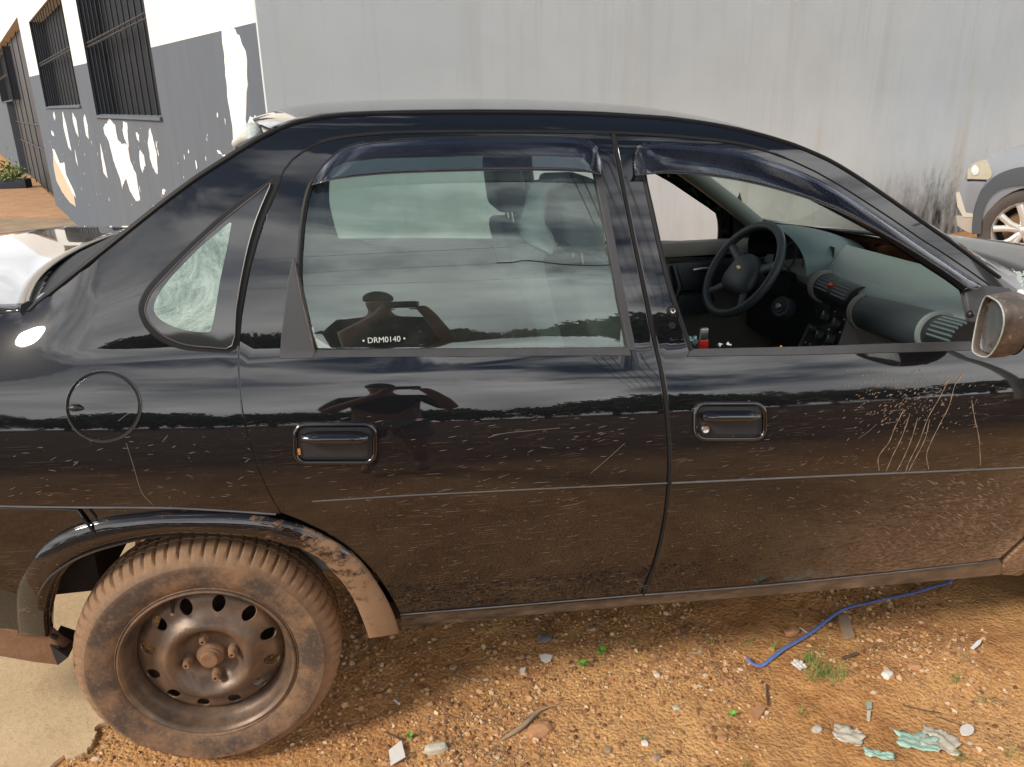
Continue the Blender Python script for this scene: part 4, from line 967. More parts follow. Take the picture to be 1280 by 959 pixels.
# centre stack with heater knobs
TL, TR, BR, BL = V3(1030, 371, .95), V3(1062, 392, .74), V3(1046, 436, .74), V3(1000, 434, .95)
nst = (TR-TL).cross(BL-TL).normalized(); nst = nst if nst.x < 0 else -nst
bm = bmesh.new(); vv = [bm.verts.new(v) for v in (TL, TR, BR, BL)]+[bm.verts.new(v-nst*.12) for v in (TL, TR, BR, BL)]
for f in ((0, 1, 2, 3), (7, 6, 5, 4), (0, 4, 5, 1), (1, 5, 6, 2), (2, 6, 7, 3), (3, 7, 4, 0)): bm.faces.new([vv[k] for k in f])
stack = fromb('centre_console', bm, M['blackpl'], car)
for u, v, r in ((.38, .30, .020), (.78, .36, .020), (.20, .62, .012), (.45, .72, .017), (.8, .78, .017), (.12, .28, .009)):
    p = lerp(lerp(TL, TR, u), lerp(BL, BR, u), v)
    lathe('knob', [(0, .016), (r*.75, .016), (r*.85, .012), (r, 0)], p, M['plastic'], stack, seg=20, axis=nst); lathe('knob_ring', [(r*1.0, .001), (r*1.12, .003), (r*1.25, .001)], p, M['blackpl'], stack, seg=20, axis=nst)
    tube('knob_mark', [p+nst*.0165, p+nst*.0165+Vector((0, 0, r*.7))], .0012, M['white'], stack, seg=4)
for u, v in ((.15, .15), (.55, .14), (.92, .20), (.6, .55), (.93, .55), (.1, .9), (.25, .93), (.62, .95)):
    p = lerp(lerp(TL, TR, u), lerp(BL, BR, u), v)+nst*.001; box('switch_mark', p, (.004, .005, .004), M['white'], stack)
quadstrip('console_side', [[TR+Vector((0, 0, .01)), BR], [TR+Vector((.03, -.06, -.03)), BR+Vector((.05, -.07, -.02))], [TR+Vector((.12, -.10, -.08)), BR+Vector((.16, -.10, -.06))]], M['console'], stack)
quadstrip('console_edge', [[TL+Vector((0, 0, .004)), BL], [TL+Vector((.002, .018, 0)), BL+Vector((.002, .018, 0))], [TL+Vector((.10, .03, 0)), BL+Vector((.10, .03, 0))]], M['console'], stack)
# instrument binnacle
rows = []; yc = 1.17
for i in range(14):
    t = i/13; x = 1.865+.30*t; hw = .225*(1-.45*t**2); zt = .125*(1-t**1.8)+.0; row = []
    for k in range(21):
        a = PI*k/20; row.append(Vector((x-.02*math.sin(a)*(1-t), yc+hw*math.cos(a)*1.0, .862+(.070*t+.135*(1-t**1.5))*math.sin(a)**.8)))
    rows.append(row)
rows.append([Vector((2.19, yc+(v.y-yc)*.3, .90)) for v in rows[-1]])
binn = quadstrip('binnacle', rows, M['dashmid'], dash)
rows = [[v+Vector((.004, 0, 0)) for v in rows[0]], [Vector((1.90, yc+(v.y-yc)*.93, .855+(v.z-.855)*.93)) for v in rows[0]], [Vector((1.97, yc+(v.y-yc)*.85, .84+(v.z-.84)*.8)) for v in rows[0]]]
quadstrip('binnacle_mouth', rows, M['blackpl'], binn)
mesh('gauge_panel', [(1.965, yc-.21, .80), (1.965, yc+.21, .80), (1.975, yc+.20, .95), (1.975, yc-.20, .95)], [(0, 1, 2, 3)], M['carpet'], binn)
for dy in (-.09, .06): lathe('gauge', [(.042, 0), (.046, .006), (.050, 0)], (1.955, yc+dy, .88), M['dashmid'], binn, seg=28, axis=Vector((-1, 0, .2)))
box('column_shroud', (1.87, yc, .80), (.22, .11, .10), M['blackpl'], dash, bevel=.02, M=Matrix.Rotation(.35, 3, 'Y'))
box('lower_trim', (1.93, 1.15, .68), (.05, .60, .26), M['blackpl'], dash, bevel=.02)
ig = V3(977, 384, 1.00); lathe('ignition_barrel', [(0, .022), (.006, .022), (.012, .016), (.020, .018), (.022, .010), (.034, .012), (.038, .004), (.038, -.03)], ig, M['dashdark'], dash, seg=32, axis=Vector((-.85, -.35, .35)))
lathe('key_slot', [(0, .003), (.008, .003), (.010, 0)], ig+Vector((-.85, -.35, .35)).normalized()*.022, M['chrome'], dash, seg=16, axis=Vector((-.85, -.35, .35)))
# steering wheel
SC = V3(928, 337, 1.16); sn = Vector((-.84, -.10, .53)).normalized(); su = Vector((.53, 0, .84)); su = (su-sn*su.dot(sn)).normalized(); sr = su.cross(sn).normalized()
sw_ = bpy.data.objects.new('steering_wheel', None); COL.objects.link(sw_); sw_.parent = car; sw_.location = SC-worldloc(car); sw_.empty_display_size = .1
R_ = .178
def sp(u, v, w_=0): return SC+sr*u+su*v+sn*w_
tube('wheel_rim', [sp(R_*math.cos(a), R_*math.sin(a)) for a in np.linspace(0, 2*PI, 56, endpoint=False)], .0155, M['dashdark'], sw_, seg=14, closed=True)
bm = bmesh.new(); bmesh.ops.create_uvsphere(bm, u_segments=28, v_segments=16, radius=1)
for v in bm.verts:
    x, y, z = v.co; sx = math.copysign(abs(x)**.7, x); sy = math.copysign(abs(y)**.7, y); v.co = sp(sx*.088*(1-.18*sy), sy*.078-.012, -.012+.030*z)
fromb('airbag_cover', bm, M['dashdark'], sw_, smooth=True, sharp=60)
for a, wd_ in ((22, .024), (158, .024), (-48, .020), (-132, .020)):
    t = math.radians(a); d = Vector((math.cos(t), math.sin(t))); row = []
    pts = [sp(d.x*r, d.y*r, -.022+.022*((r/R_)**2)) for r in (.05, .09, .13, .172)]
    tube('spoke', pts, [wd_, wd_*.9, wd_*.75, wd_*.7], M['dashdark'], sw_, seg=10, flat=.45, up=sn)
bm = bmesh.new(); q = [(-.017, -.004), (-.006, -.004), (-.006, -.008), (.008, -.008), (.008, -.004), (.017, -.004), (.015, .004), (.006, .004), (.006, .008), (-.008, .008), (-.008, .004), (-.019, .004)]
f = bm.faces.new([bm.verts.new(sp(x*.8, y*.8, .0195)) for x, y in q]); r_ = bmesh.ops.extrude_face_region(bm, geom=[f])
for v in r_['geom']:
    if isinstance(v, bmesh.types.BMVert): v.co -= sn*.005
fromb('gold_emblem', bm, M['gold'], sw_)
tube('stalk', [sp(.03, .02, -.06), sp(.12, .05, -.055), sp(.165, .07, -.05)], [.008, .006, .009], M['blackpl'], sw_)
tube('stalk', [sp(-.03, .02, -.06), sp(-.12, .05, -.055), sp(-.16, .07, -.05)], [.008, .006, .009], M['console'], sw_)
# A-pillar trims, far door furniture
def padtube(name, pts, r, mat, par=None, flat=1): return tube(name, [Vector(p) for p in crv(pts, 5)], r, mat, par or car, seg=12, flat=flat)
ap = [P3(p, .03) for p in ((960, 180), (1040, 218), (1120, 268), (1200, 325), (1260, 372))]
padtube('pillar_trim', [v+Vector((0, .02, -.01)) for v in ap], .022, M['trim']); padtube('pillar_trim', [mirY(v)+Vector((0, -.03, -.01)) for v in ap], .032, M['trim'])
bp = [P3(p, .03) for p in ((765, 190), (785, 260), (805, 340), (822, 430), (830, 500))]
padtube('pillar_trim', [v+Vector((0, .02, 0)) for v in bp], .030, M['trim']); padtube('pillar_trim', [mirY(v)+Vector((0, -.03, 0)) for v in bp], .035, M['dashdark'])
box('door_top', (1.42, W-.12, .875), (1.0, .05, .06), M['console'], fd2, bevel=.015); box('door_armrest', (1.48, W-.15, .66), (.55, .08, .09), M['dashdark'], fd2, bevel=.02)
box('door_pocket', (1.62, W-.145, .775), (.46, .05, .11), M['dashdark'], fd2, bevel=.02); tube('inner_handle', [(1.66, W-.18, .80), (1.70, W-.19, .805), (1.74, W-.18, .80)], .007, M['chrome'], fd2); tube('grab_handle', [(1.58, W-.17, .82), (1.60, W-.20, .74), (1.57, W-.20, .66)], .014, M['blackpl'], fd2)
mesh('corner_panel', [V3(915, 262, 1.50), V3(925, 240, 1.49), V3(938, 300, 1.49), V3(918, 306, 1.50)], [(0, 1, 2, 3)], M['blackpl'], fd2)
bm = bmesh.new(); bmesh.ops.create_uvsphere(bm, u_segments=16, v_segments=10, radius=1)
for v in bm.verts: v.co = Vector((1.92+v.co.x*.05, 1.66+v.co.y*.10, .955+v.co.z*.06))
fromb('far_mirror', bm, M['blackpl'], car, smooth=True)
# seats
def rbox(name, pts, mat, par, bev=.03):
    bm = bmesh.new(); vv = [bm.verts.new(v) for v in pts]
    for f in ((0, 1, 2, 3), (7, 6, 5, 4), (0, 4, 5, 1), (1, 5, 6, 2), (2, 6, 7, 3), (3, 7, 4, 0)): bm.faces.new([vv[k] for k in f])
    bmesh.ops.subdivide_edges(bm, edges=bm.edges[:], cuts=3, use_grid_fill=True)
    o = fromb(name, bm, mat, par, smooth=True, sharp=180); q = o.modifiers.new('soft', 'SUBSURF'); q.levels = q.render_levels = 2
    return o
def seat(y, x0):
    st_ = bpy.data.objects.new('front_seat', None); COL.objects.link(st_); st_.parent = car; st_.location = Vector((x0, y, .4))-worldloc(car); st_.empty_display_size = .1
    hw = .25
    def bx(xa, za, xb, zb, th, hwid): return [(xa-th, y-hwid, za), (xa-th, y+hwid, za), (xa+th, y+hwid, za), (xa+th, y-hwid, za), (xb-th, y-hwid*.85, zb), (xb-th, y+hwid*.85, zb), (xb+th, y+hwid*.85, zb), (xb+th, y-hwid*.85, zb)]
    rbox('backrest', bx(x0, .45, x0-.16, 1.06, .075, hw), M['seat'], st_); rbox('cushion', [(x0-.02, y-hw, .40), (x0-.02, y+hw, .40), (x0+.50, y+hw, .42), (x0+.50, y-hw, .42), (x0-.02, y-hw, .54), (x0-.02, y+hw, .54), (x0+.50, y+hw, .58), (x0+.50, y-hw, .58)], M['seat'], st_)
    rbox('headrest', bx(x0-.18, 1.10, x0-.20, 1.27, .05, .15), M['seat'], st_)
    for dy in (-.05, .05): tube('headrest_post', [(x0-.165, y+dy, 1.02), (x0-.185, y+dy, 1.14)], .006, M['chrome'], st_)
seat(.42, 1.10); seat(1.18, 1.06)
rs = bpy.data.objects.new('rear_bench', None); COL.objects.link(rs); rs.parent = car; rs.location = Vector((.1, .8, .4))-worldloc(car); rs.empty_display_size = .1
rbox('backrest', [(.02, .16, .45), (.02, 1.45, .45), (.20, 1.45, .45), (.20, .16, .45), (-.14, .20, .97), (-.14, 1.41, .97), (.00, 1.41, .97), (.00, .20, .97)], M['seat'], rs); rbox('cushion', [(.10, .16, .38), (.10, 1.45, .38), (.62, 1.45, .38), (.62, .16, .38), (.10, .16, .52), (.10, 1.45, .52), (.62, 1.45, .55), (.62, .16, .55)], M['seat'], rs)
box('parcel_shelf', (-.20, .80, .985), (.26, 1.24, .02), M['dashdark'], car)
tube('seat_belt', [(1.0, .17, 1.22), (1.0, .18, 1.0), (1.02, .18, .5)], .02, M['carpet'], car, flat=.1)

# ---- broken brown door mirror
face = [(1234, 370, -.07), (1243, 372, -.10), (1252, 379, -.13), (1257, 392, -.15), (1257, 408, -.15), (1251, 427, -.13), (1241, 443, -.10), (1232, 447, -.08), (1221, 443, -.06), (1217, 436, -.05), (1220, 415, -.045), (1226, 388, -.05)]
fc = [V3(*p) for p in face]; cen = sum(fc, Vector())/len(fc)
mb = strip('mirror_base', [(1209, 366), (1229, 357), (1262, 361), (1284, 388), (1290, 430), (1221, 436), (1216, 400)], M['plastic'], fdoor, off=-.006, thick=.02)
ring0 = [Vector(p) for p in crv(fc, 4, True)]; rings = []
for dx, sc_, dy in ((0, .94, 0), (-.004, .975, 0), (0, 1.0, 0), (.015, 1.03, .0), (.045, 1.05, .004), (.075, 1.02, .012), (.10, .93, .025), (.12, .78, .04), (.13, .45, .05), (.132, .05, .055)):
    rings.append([cen+(v-cen)*sc_+Vector((dx, dy, 0)) for v in ring0])
rings = [[cen+(v-cen)*.90+Vector((.03, 0, 0)) for v in ring0]]+rings
m = len(ring0); vs = [v for r in rings for v in r]; fs = [(i*m+j, i*m+(j+1) % m, (i+1)*m+(j+1) % m, (i+1)*m+j) for i in range(len(rings)-1) for j in range(m)]
mh = mesh('mirror_housing', vs, fs, M['rust'], fdoor, smooth=True)
mesh('mirror_back', [cen+(v-cen)*.93+Vector((.022, 0, 0)) for v in ring0], [tuple(range(m))], M['plastic'], mh)
t = NT('dusty_mirror'); t.set('Base Color', (.50, .52, .52, 1)); t.set('Metallic', .9); t.l(t.rng(t.noise(14, 5, .6, t.pos((1, 1, .3))), .35, .65, .08, .5), t.p.inputs['Roughness']); M['mirror'] = t.m
gl_ = [cen+(v-cen)*.86+Vector((.010, 0, 0)) for v in ring0]; mesh('mirror_glass', gl_+[v+Vector((.006, 0, 0)) for v in gl_], [tuple(range(m))[::-1]]+[(j, (j+1) % m, m+(j+1) % m, m+j) for j in range(m)], M['mirror'], mh)
tube('housing_rim', [v for v in rings[2]], .0018, M['crumb'], mh, seg=6, closed=True)
crk = [rings[6][k] for k in range(6, 30)]; tube('housing_crack', [v+Vector((0, -.001, 0)) for v in crk], .0022, M['gap'], mh, seg=5)
tube('tape_chip', [rings[6][2]+Vector((0, -.003, 0)), rings[6][5]+Vector((.005, -.003, 0))], .006, M['white'], mh, seg=6)
bm = bmesh.new(); bmesh.ops.create_uvsphere(bm, u_segments=14, v_segments=10, radius=.009)
for v in bm.verts: v.co += V3(1213, 393, .045)
fromb('adjuster_knob', bm, M['blackpl'], mb, smooth=True); tube('arm', [cen+Vector((.05, .02, -.02)), V3(1255, 405, .02)], .022, M['rust'], mh)
# glass crumbs lying on the cowl
vs = []; fs = []
def crumb(c, s):
    b = len(vs); a = rnd.random()*6.28
    for k in range(4): vs.append(Vector(c)+Vector((math.cos(a+k*PI/2)*s, math.sin(a+k*PI/2)*s*.8, rnd.uniform(0, s*.6))))
    vs.append(Vector(c)+Vector((0, 0, s))); fs.extend([(b, b+1, b+4), (b+1, b+2, b+4), (b+2, b+3, b+4), (b+3, b, b+4)])
for k in range(360):
    q_ = onZ(1262, 352, .95); x = max(2.07, q_[0]+rnd.gauss(0, .13)); y = q_[1]+rnd.gauss(0, .16); crumb((x, y, .962-.12*(x-2.1)+.01), rnd.uniform(.004, .010))
props(mesh('glass_crumbs', vs, fs, M['crumb'], car), kind='stuff')

# ---- small things in the car
lt = root('lighter', V3(879, 434, .16), 'red lighter with a grey top standing inside the front window', 'lighter')
p = V3(879, 430, .16); box('lighter_body', p, (.022, .012, .022), M['red'], lt, bevel=.003); box('lighter_top', p+Vector((0, 0, .024)), (.018, .010, .028), M['chrome'], lt, bevel=.002)
def crumpled(name, c, sx, sy, h, mat, label, cat, seed=1, n=9, rz=0, group=None):
    vs = []; fs = []
    for i in range(n):
        for j in range(n):
            u, v = i/(n-1)-.5, j/(n-1)-.5; k = noise.noise(Vector((u*4+seed*7, v*4, seed))); k2 = noise.noise(Vector((u*9, v*9+seed, 5)))
            x = u*sx*(1+.35*k); y = v*sy*(1+.35*k2); vs.append(Vector((x*math.cos(rz)-y*math.sin(rz), x*math.sin(rz)+y*math.cos(rz), h*(.5+.9*k+.4*k2))))
    for i in range(n-1):
        for j in range(n-1): a = i*n+j; fs.append((a, a+1, a+n+1, a+n))
    zmin = min(v.z for v in vs); vs = [v-Vector((0, 0, zmin)) for v in vs]
    me = bpy.data.meshes.new(name); me.from_pydata(vs, [], fs); me.materials.append(mat); me.polygons.foreach_set('use_smooth', [True]*len(me.polygons))
    o = bpy.data.objects.new(name, me); COL.objects.link(o); o.location = c; q = o.modifiers.new('thickness', 'SOLIDIFY'); q.thickness = .0015
    return props(o, label, cat, group)
M['teal'] = plain('pale_teal_glass', (.35, .5, .48), .2, var=.3)
crumpled('glass_fragment', V3(863, 434, .13), .03, .02, .022, M['teal'], 'pale teal broken glass in the rear corner of the open front window', 'glass', 3)
for k, (x, y) in enumerate(((900, 434), (911, 433))): crumpled('glass_fragment', V3(x, y, .15), .010, .008, .008, M['white'], ('tiny white glass crumb to the right of the red lighter', 'smallest glass crumb further right of the red lighter')[k], 'glass', 5+k, n=4)
# white carrier bag on the far front headrest
t = NT('thin_white_plastic'); t.set('Base Color', (.92, .94, .94, 1)); t.set('Roughness', .35); t.p.inputs['Alpha'].default_value = .80; M['bag'] = t.m
bl = [(700, 224, 22), (686, 228, 26), (676, 236, 17), (670, 250, 15), (665, 265, 16), (664, 280, 18), (670, 295, 20), (676, 305, 19), (684, 312, 10), (688, 317, 3)]
rows = []
for i, (x, y, w_) in enumerate(bl):
    row = []
    for k in range(17):
        a = 2*PI*k/16; ww = w_*(1+.22*math.sin(5*a+i)+.12*math.sin(9*a)); row.append(V3(x+ww*math.cos(a), y+1.5*math.sin(3*a+i*.4), .30-.03*math.sin(a)*(1+.3*math.sin(3*a))))
    rows.append(row)
bag = quadstrip('carrier_bag', rows, M['bag'], None) if False else None
m = 17; vs = [v for r in rows for v in r]; fs = [(i*m+j, i*m+j+1, (i+1)*m+j+1, (i+1)*m+j) for i in range(len(rows)-1) for j in range(m-1)]
props(mesh('carrier_bag', vs, fs, M['bag'], None, smooth=True), 'thin white plastic carrier bag hanging inside behind the rear door glass', 'bag')

# ================================================================== SILVER CAR by the wall
G0 = onZ(1275, 338, 0.); g2 = np.array([.788, -.616, 0.]); n2_ = np.array([-.616, -.788, 0.])
def on2(px, py, d=0.0):
    q = onP(px, py, G0+n2_*d, n2_); return (float((q-G0)@g2), float(q[2]))
def D2(s): return .55*max(0, -.42-s)**1.6+.0
def m2(s, z, d=0.): return Vector(G0+g2*s-n2_*(D2(s)+d+.10*max(0, z-.75)))
def map2(off): return lambda s, z: Vector((*(m2(s, 0, -off)+Vector((0, 0, 0)))[:2], z))
def nor2(s, z):
    e = .01; a = map2(0)(s+e, z)-map2(0)(s-e, z); n = Vector((a.y, -a.x, 0)).normalized(); n = n if n.dot(Vector(n2_)) > 0 else -n; return (n+Vector((0, 0, .08+.5*max(0, z-.7)))).normalized()
M['silver'] = plain('dusty_silver_paint', (.27, .28, .30), .28, metal=.55, var=.08, scale=4); M['darkflare'] = plain('dark_grey_flare', (.055, .065, .075), .5, var=.1); M['lamp'] = plain('yellowed_headlight', (.42, .39, .28), .12, var=.25, scale=20); M['lowbump'] = plain('dusty_lower_bumper', (.36, .32, .27), .6, var=.12, scale=8)
M['tyre2'] = plain('dusty_dark_tyre', (.075, .062, .052), .8, var=.4, scale=10); M['alloy'] = plain('bright_alloy', (.68, .67, .64), .3, metal=.5, var=.15, scale=14); M['soilhub'] = plain('rusty_disc', (.25, .14, .07), .8)
sv = root('silver_car', Vector(G0)+Vector((g2[0]*1.3, g2[1]*1.3, 0))-Vector(n2_)*.8, 'silver car with dark wheel arch trim parked along the grey wall', 'car')
def pl2(name, pts, mat, off=0., thick=.03, par=None, holes=(), back=False, g=.08):
    P = dedupe([on2(*p) if p[0] != 'x' else (p[1], p[2]) for p in pts]); return sheet(name, P, map2(off), nor2, mat, par or sv, [dedupe([on2(*p) if p[0] != 'x' else (p[1], p[2]) for p in h]) for h in holes], g, thick, back)
wz = .335
arcw = [('x', .03+.37*math.cos(math.radians(a)), .335+.37*math.sin(math.radians(a))) for a in range(-10, 191, 12)]
arcr = [('x', 2.6+.37*math.cos(math.radians(a)), .335+.37*math.sin(math.radians(a))) for a in range(-10, 191, 12)]
body2 = [(1233, 200), (1244, 193), (1258, 187), (1280, 181), ('x', .45, 1.02), ('x', .72, 1.06), ('x', 1.15, 1.42), ('x', 1.6, 1.52), ('x', 2.4, 1.52), ('x', 3.1, 1.38), ('x', 3.35, 1.1), ('x', 3.42, .6), ('x', 3.3, .38)]+arcr[:1]+arcr[1:]+[('x', 2.2, .27), ('x', .45, .27)]+arcw+[(1215, 274), (1206, 272), (1202, 262), (1197, 246), (1197, 240), (1202, 226), (1210, 225), (1228, 225)]
pl2('body', body2, M['silver'], thick=1.3, back=True, g=.12)
pl2('window', [('x', .85, 1.05), ('x', 1.22, 1.36), ('x', 1.9, 1.42), ('x', 1.9, 1.06)], M['glass'], .012); pl2('window', [('x', 1.96, 1.06), ('x', 1.96, 1.42), ('x', 2.9, 1.34), ('x', 3.05, 1.08)], M['glass'], .012)
pl2('headlight', [(1209, 224), (1210, 212), (1216, 205), (1225, 201), (1233, 200), (1236, 205), (1240, 217), (1238, 222), (1233, 225)], M['lamp'], .012, .03)
pl2('lamp_reflector', [(1219+5*math.cos(a), 213+6*math.sin(a)) for a in np.linspace(0, 6.28, 14, endpoint=False)], M['chrome'], .016, .01, g=0); pl2('lamp_rim', [(1209, 224), (1233, 224.5), (1233, 226.5), (1209, 226.5)], M['gap'], .014, .01, g=0)
pl2('front_bumper', [(1208, 225.5), (1233, 225.5), (1225, 240), (1219, 256), (1216, 268), (1206, 268), (1202, 258), (1200, 244), (1202, 232)], M['silver'], .010, .03)
pl2('bumper_trim', [(1195, 241), (1199, 240), (1204, 256), (1207, 266), (1216, 267), (1216, 271), (1204, 271), (1197, 258)], M['cream'], .018, .02)
pl2('lower_bumper', [(1195, 270), (1216, 271), (1215, 292), (1206, 288), (1197, 282)], M['lowbump'], .012, .05)
fo2 = crv([(1215, 292), (1216, 275), (1219, 260), (1224, 245), (1232, 232), (1243, 221), (1259, 213), (1280, 208.5), (1300, 211), (1320, 222), (1335, 240), (1344, 265), (1346, 292)], 4)
fi2 = crv([(1226, 292), (1227, 275), (1229, 262), (1235, 249), (1245, 239), (1259, 233.5), (1280, 231), (1297, 234), (1313, 243), (1325, 257), (1331, 275), (1332, 292)], 4)
pl2('wheel_arch_trim', [tuple(p) for p in fo2]+[tuple(p) for p in fi2[::-1]], M['darkflare'], .025, .06, g=.05)
w2 = bpy.data.objects.new('wheel', None); COL.objects.link(w2); w2.parent = sv; WC2 = Vector(onP(1279.5, 289, G0-n2_*.0, n2_)); w2.location = WC2-worldloc(sv); w2.empty_display_size = .1
axw = Vector(n2_)
lathe('tyre', [(.23, -.02), (.24, .0), (.27, .012), (.31, .008), (.327, -.004), (.336, -.02), (.338, -.10), (.334, -.19), (.30, -.21), (.23, -.2)], WC2, M['tyre2'], w2, seg=64, axis=axw)
lathe('rim', [(.195, -.17), (.205, -.05), (.222, -.01), (.236, .004), (.240, -.006), (.238, -.02)], WC2, M['alloy'], w2, seg=64, axis=axw); lathe('brake_disc', [(0, -.10), (.13, -.10), (.15, -.12)], WC2, M['soilhub'], w2, seg=40, axis=axw); lathe('backing_plate', [(0, -.15), (.2, -.15)], WC2, M['gap'], w2, seg=40, axis=axw)
a_ = axw.cross(Vector((0, 0, 1))).normalized(); b_ = a_.cross(axw)
for k in range(5):
    for dd in (-.20, .20):
        an = 2*PI*k/5+.3; d = a_*math.cos(an+dd*.35)+b_*math.sin(an+dd*.35); e = a_*math.cos(an+dd*1.35)+b_*math.sin(an+dd*1.35)
        tube('spoke', [WC2+d*.03-axw*.012, WC2+(d+e)*.5*.12+axw*.0, WC2+e*.222-axw*.008], [.030, .026, .028], M['alloy'], w2, seg=8, flat=.7, up=axw)
lathe('hub_cap', [(0, .012), (.03, .010), (.042, 0), (.045, -.02)], WC2, M['alloy'], w2, seg=24, axis=axw)
w3_ = w2.copy(); COL.objects.link(w3_); w3_.location = w2.location+Vector(g2)*2.57
for ch in w2.children: d = ch.copy(); COL.objects.link(d); d.parent = w3_

# ================================================================== BEHIND THE CAMERA (seen in the reflections)
def leafmat(name, a, b):
    t = NT(name); t.set('Base Color', t.mix(t.rng(t.noise(1.6, 4), .35, .65), a, b)); t.set('Roughness', .7); return t.m
M['leaf'] = leafmat('tree_leaves', (.025, .045, .012), (.06, .10, .03)); M['bark'] = plain('bark', (.10, .075, .055), .9)
def treecrown():
    vs = []; fs = []; R2 = random.Random(3)
    cl = [(R2.uniform(-1, 1)*2.2, R2.uniform(-1, 1)*1.6, R2.uniform(0, 1)*1.5) for _ in range(26)]
    for cx, cy, cz in cl:
        for _ in range(95):
            d = Vector((R2.gauss(0, 1), R2.gauss(0, 1), R2.gauss(0, 1))).normalized()*R2.uniform(.5, 1.0)*.95; c = Vector((cx, cy, cz*1.1+.95))+Vector((d.x, d.y, d.z*.75)); b = len(vs)
            u = Vector((R2.gauss(0, 1), R2.gauss(0, 1), R2.gauss(0, 1))).normalized(); v = u.cross(d).normalized(); s = R2.uniform(.12, .24)
            vs += [c-u*s, c+v*s*.6, c+u*s, c-v*s*.6]; fs.append((b, b+1, b+2, b+3))
    me = bpy.data.meshes.new('crown'); me.from_pydata(vs, [], fs); me.materials.append(M['leaf']); return me
crm = treecrown(); vs, fs = tubedata([(0, 0, -.1), (.05, 0, .8), (0, .05, 1.8), (.1, 0, 2.6)], [.22, .17, .12, .06], 8); trm = bpy.data.meshes.new('trunk'); trm.from_pydata(vs, [], fs); trm.materials.append(M['bark'])
tl = [(-62, -60, 1.5), (-50, -66, 1.3), (-41, -58, 1.6), (-33, -62, 1.2), (-26, -57, 1.4), (-19, -60, 1.1), (-13, -58, 1.25), (-7, -62, 1.3), (-1, -58, .95), (5, -60, 1.0), (11, -57, 1.1), (17, -56, 1.5), (21, -55, 1.7), (27, -60, 1.3), (34, -57, 1.15), (42, -60, 1.5), (52, -62, 1.3), (64, -60, 1.6), (-75, -50, 1.6), (78, -50, 1.5), (-30, -75, 1.9), (2, -80, 1.6), (38, -78, 2.0)]
for k, (x, y, s) in enumerate(tl):
    o = root('tree', (x, y, 0), 'bushy green tree in the distant row behind the viewer, mirrored dark in the doors', 'tree', 'trees across the lot'); o.rotation_euler.z = k*1.7; o.scale = (s*1.5, s*1.5, s*1.75)
    for nm, me in (('crown', crm), ('trunk', trm)): c = bpy.data.objects.new(nm, me); COL.objects.link(c); c.parent = o
# overhead wires and their poles
M['polec'] = plain('concrete_pole', (.3, .29, .27), .9); M['wire'] = plain('black_cable', (.01, .01, .01), .6)
for k, (x, y) in enumerate(((-34, -14), (13, -10))):
    o = root('utility_pole', (x, y, 0), ('grey concrete utility pole at the left behind the viewer', 'grey concrete utility pole at the right behind the viewer')[k], 'pole', 'utility poles')
    tube('post', [(x, y, 0), (x, y, 8.5)], [.16, .10], M['polec'], o); tube('crossarm', [(x-.2, y-.9, 7.6), (x+.2, y+.9, 7.6)], .05, M['polec'], o)
for k in range(6):
    a = Vector((.06+.05*k, 2.5, 5.2-.05*k)); b = Vector((9+.25*k, -24, 6.4-.12*k)); sag = 1.0+.16*k
    props(tube('service_cable', [a.lerp(b, t)+Vector((0, 0, -sag*4*t*(1-t))) for t in np.linspace(0, 1, 40)], .007, M['wire'], seg=5), 'thin black service cable in the sagging bundle mirrored in the rear door glass', 'cable', 'service cables')
for k in range(3):
    a = Vector((-34, -14, 6.2-.9*k)); b = Vector((13, -10, 7.0-.7*k))
    props(tube('overhead_cable', [a.lerp(b, t)+Vector((0, 0, -.25*4*t*(1-t))) for t in np.linspace(0, 1, 30)], .006, M['wire'], seg=5), 'single thin street cable mirrored as a faint line across the rear door glass', 'cable', 'overhead cables')
# the person taking the picture, mirrored in the door and window
def skinned(name, nodes, edges, mat, par, sub=2):
    me = bpy.data.meshes.new(name); me.from_pydata([n[:3] for n in nodes], edges, []); o = bpy.data.objects.new(name, me); COL.objects.link(o)
    sk = o.modifiers.new('skin', 'SKIN'); q = o.modifiers.new('sub', 'SUBSURF'); q.levels = q.render_levels = sub
    for i, n in enumerate(nodes):
        r = n[3]; me.skin_vertices[0].data[i].radius = (r if not isinstance(r, tuple) else r[0], r if not isinstance(r, tuple) else r[1])
    me.skin_vertices[0].data[0].use_root = True; bpy.context.view_layer.update()
    dg = bpy.context.evaluated_depsgraph_get(); m2_ = bpy.data.meshes.new_from_object(o.evaluated_get(dg)); bpy.data.objects.remove(o); m2_.materials.clear(); m2_.materials.append(mat)
    m2_.polygons.foreach_set('use_smooth', [True]*len(m2_.polygons)); q = link(name, m2_, par); return q
M['skin'] = plain('brown_skin', (.22, .12, .075), .55); M['cap'] = plain('dark_cap', (.04, .04, .045), .8); M['shirt'] = plain('dark_navy_shirt', (.012, .014, .022), .85); M['shorts'] = plain('grey_shorts', (.13, .13, .14), .85); M['phone'] = plain('black_phone', (.01, .01, .01), .2)
px0, py0 = CAM[0]-.12, CAM[1]-.42
pe = root('person', (px0, py0, 0), 'person in dark shirt, grey shorts and cap holding up a phone, mirrored in the car', 'person')
cx, cy = CAM[0], CAM[1]
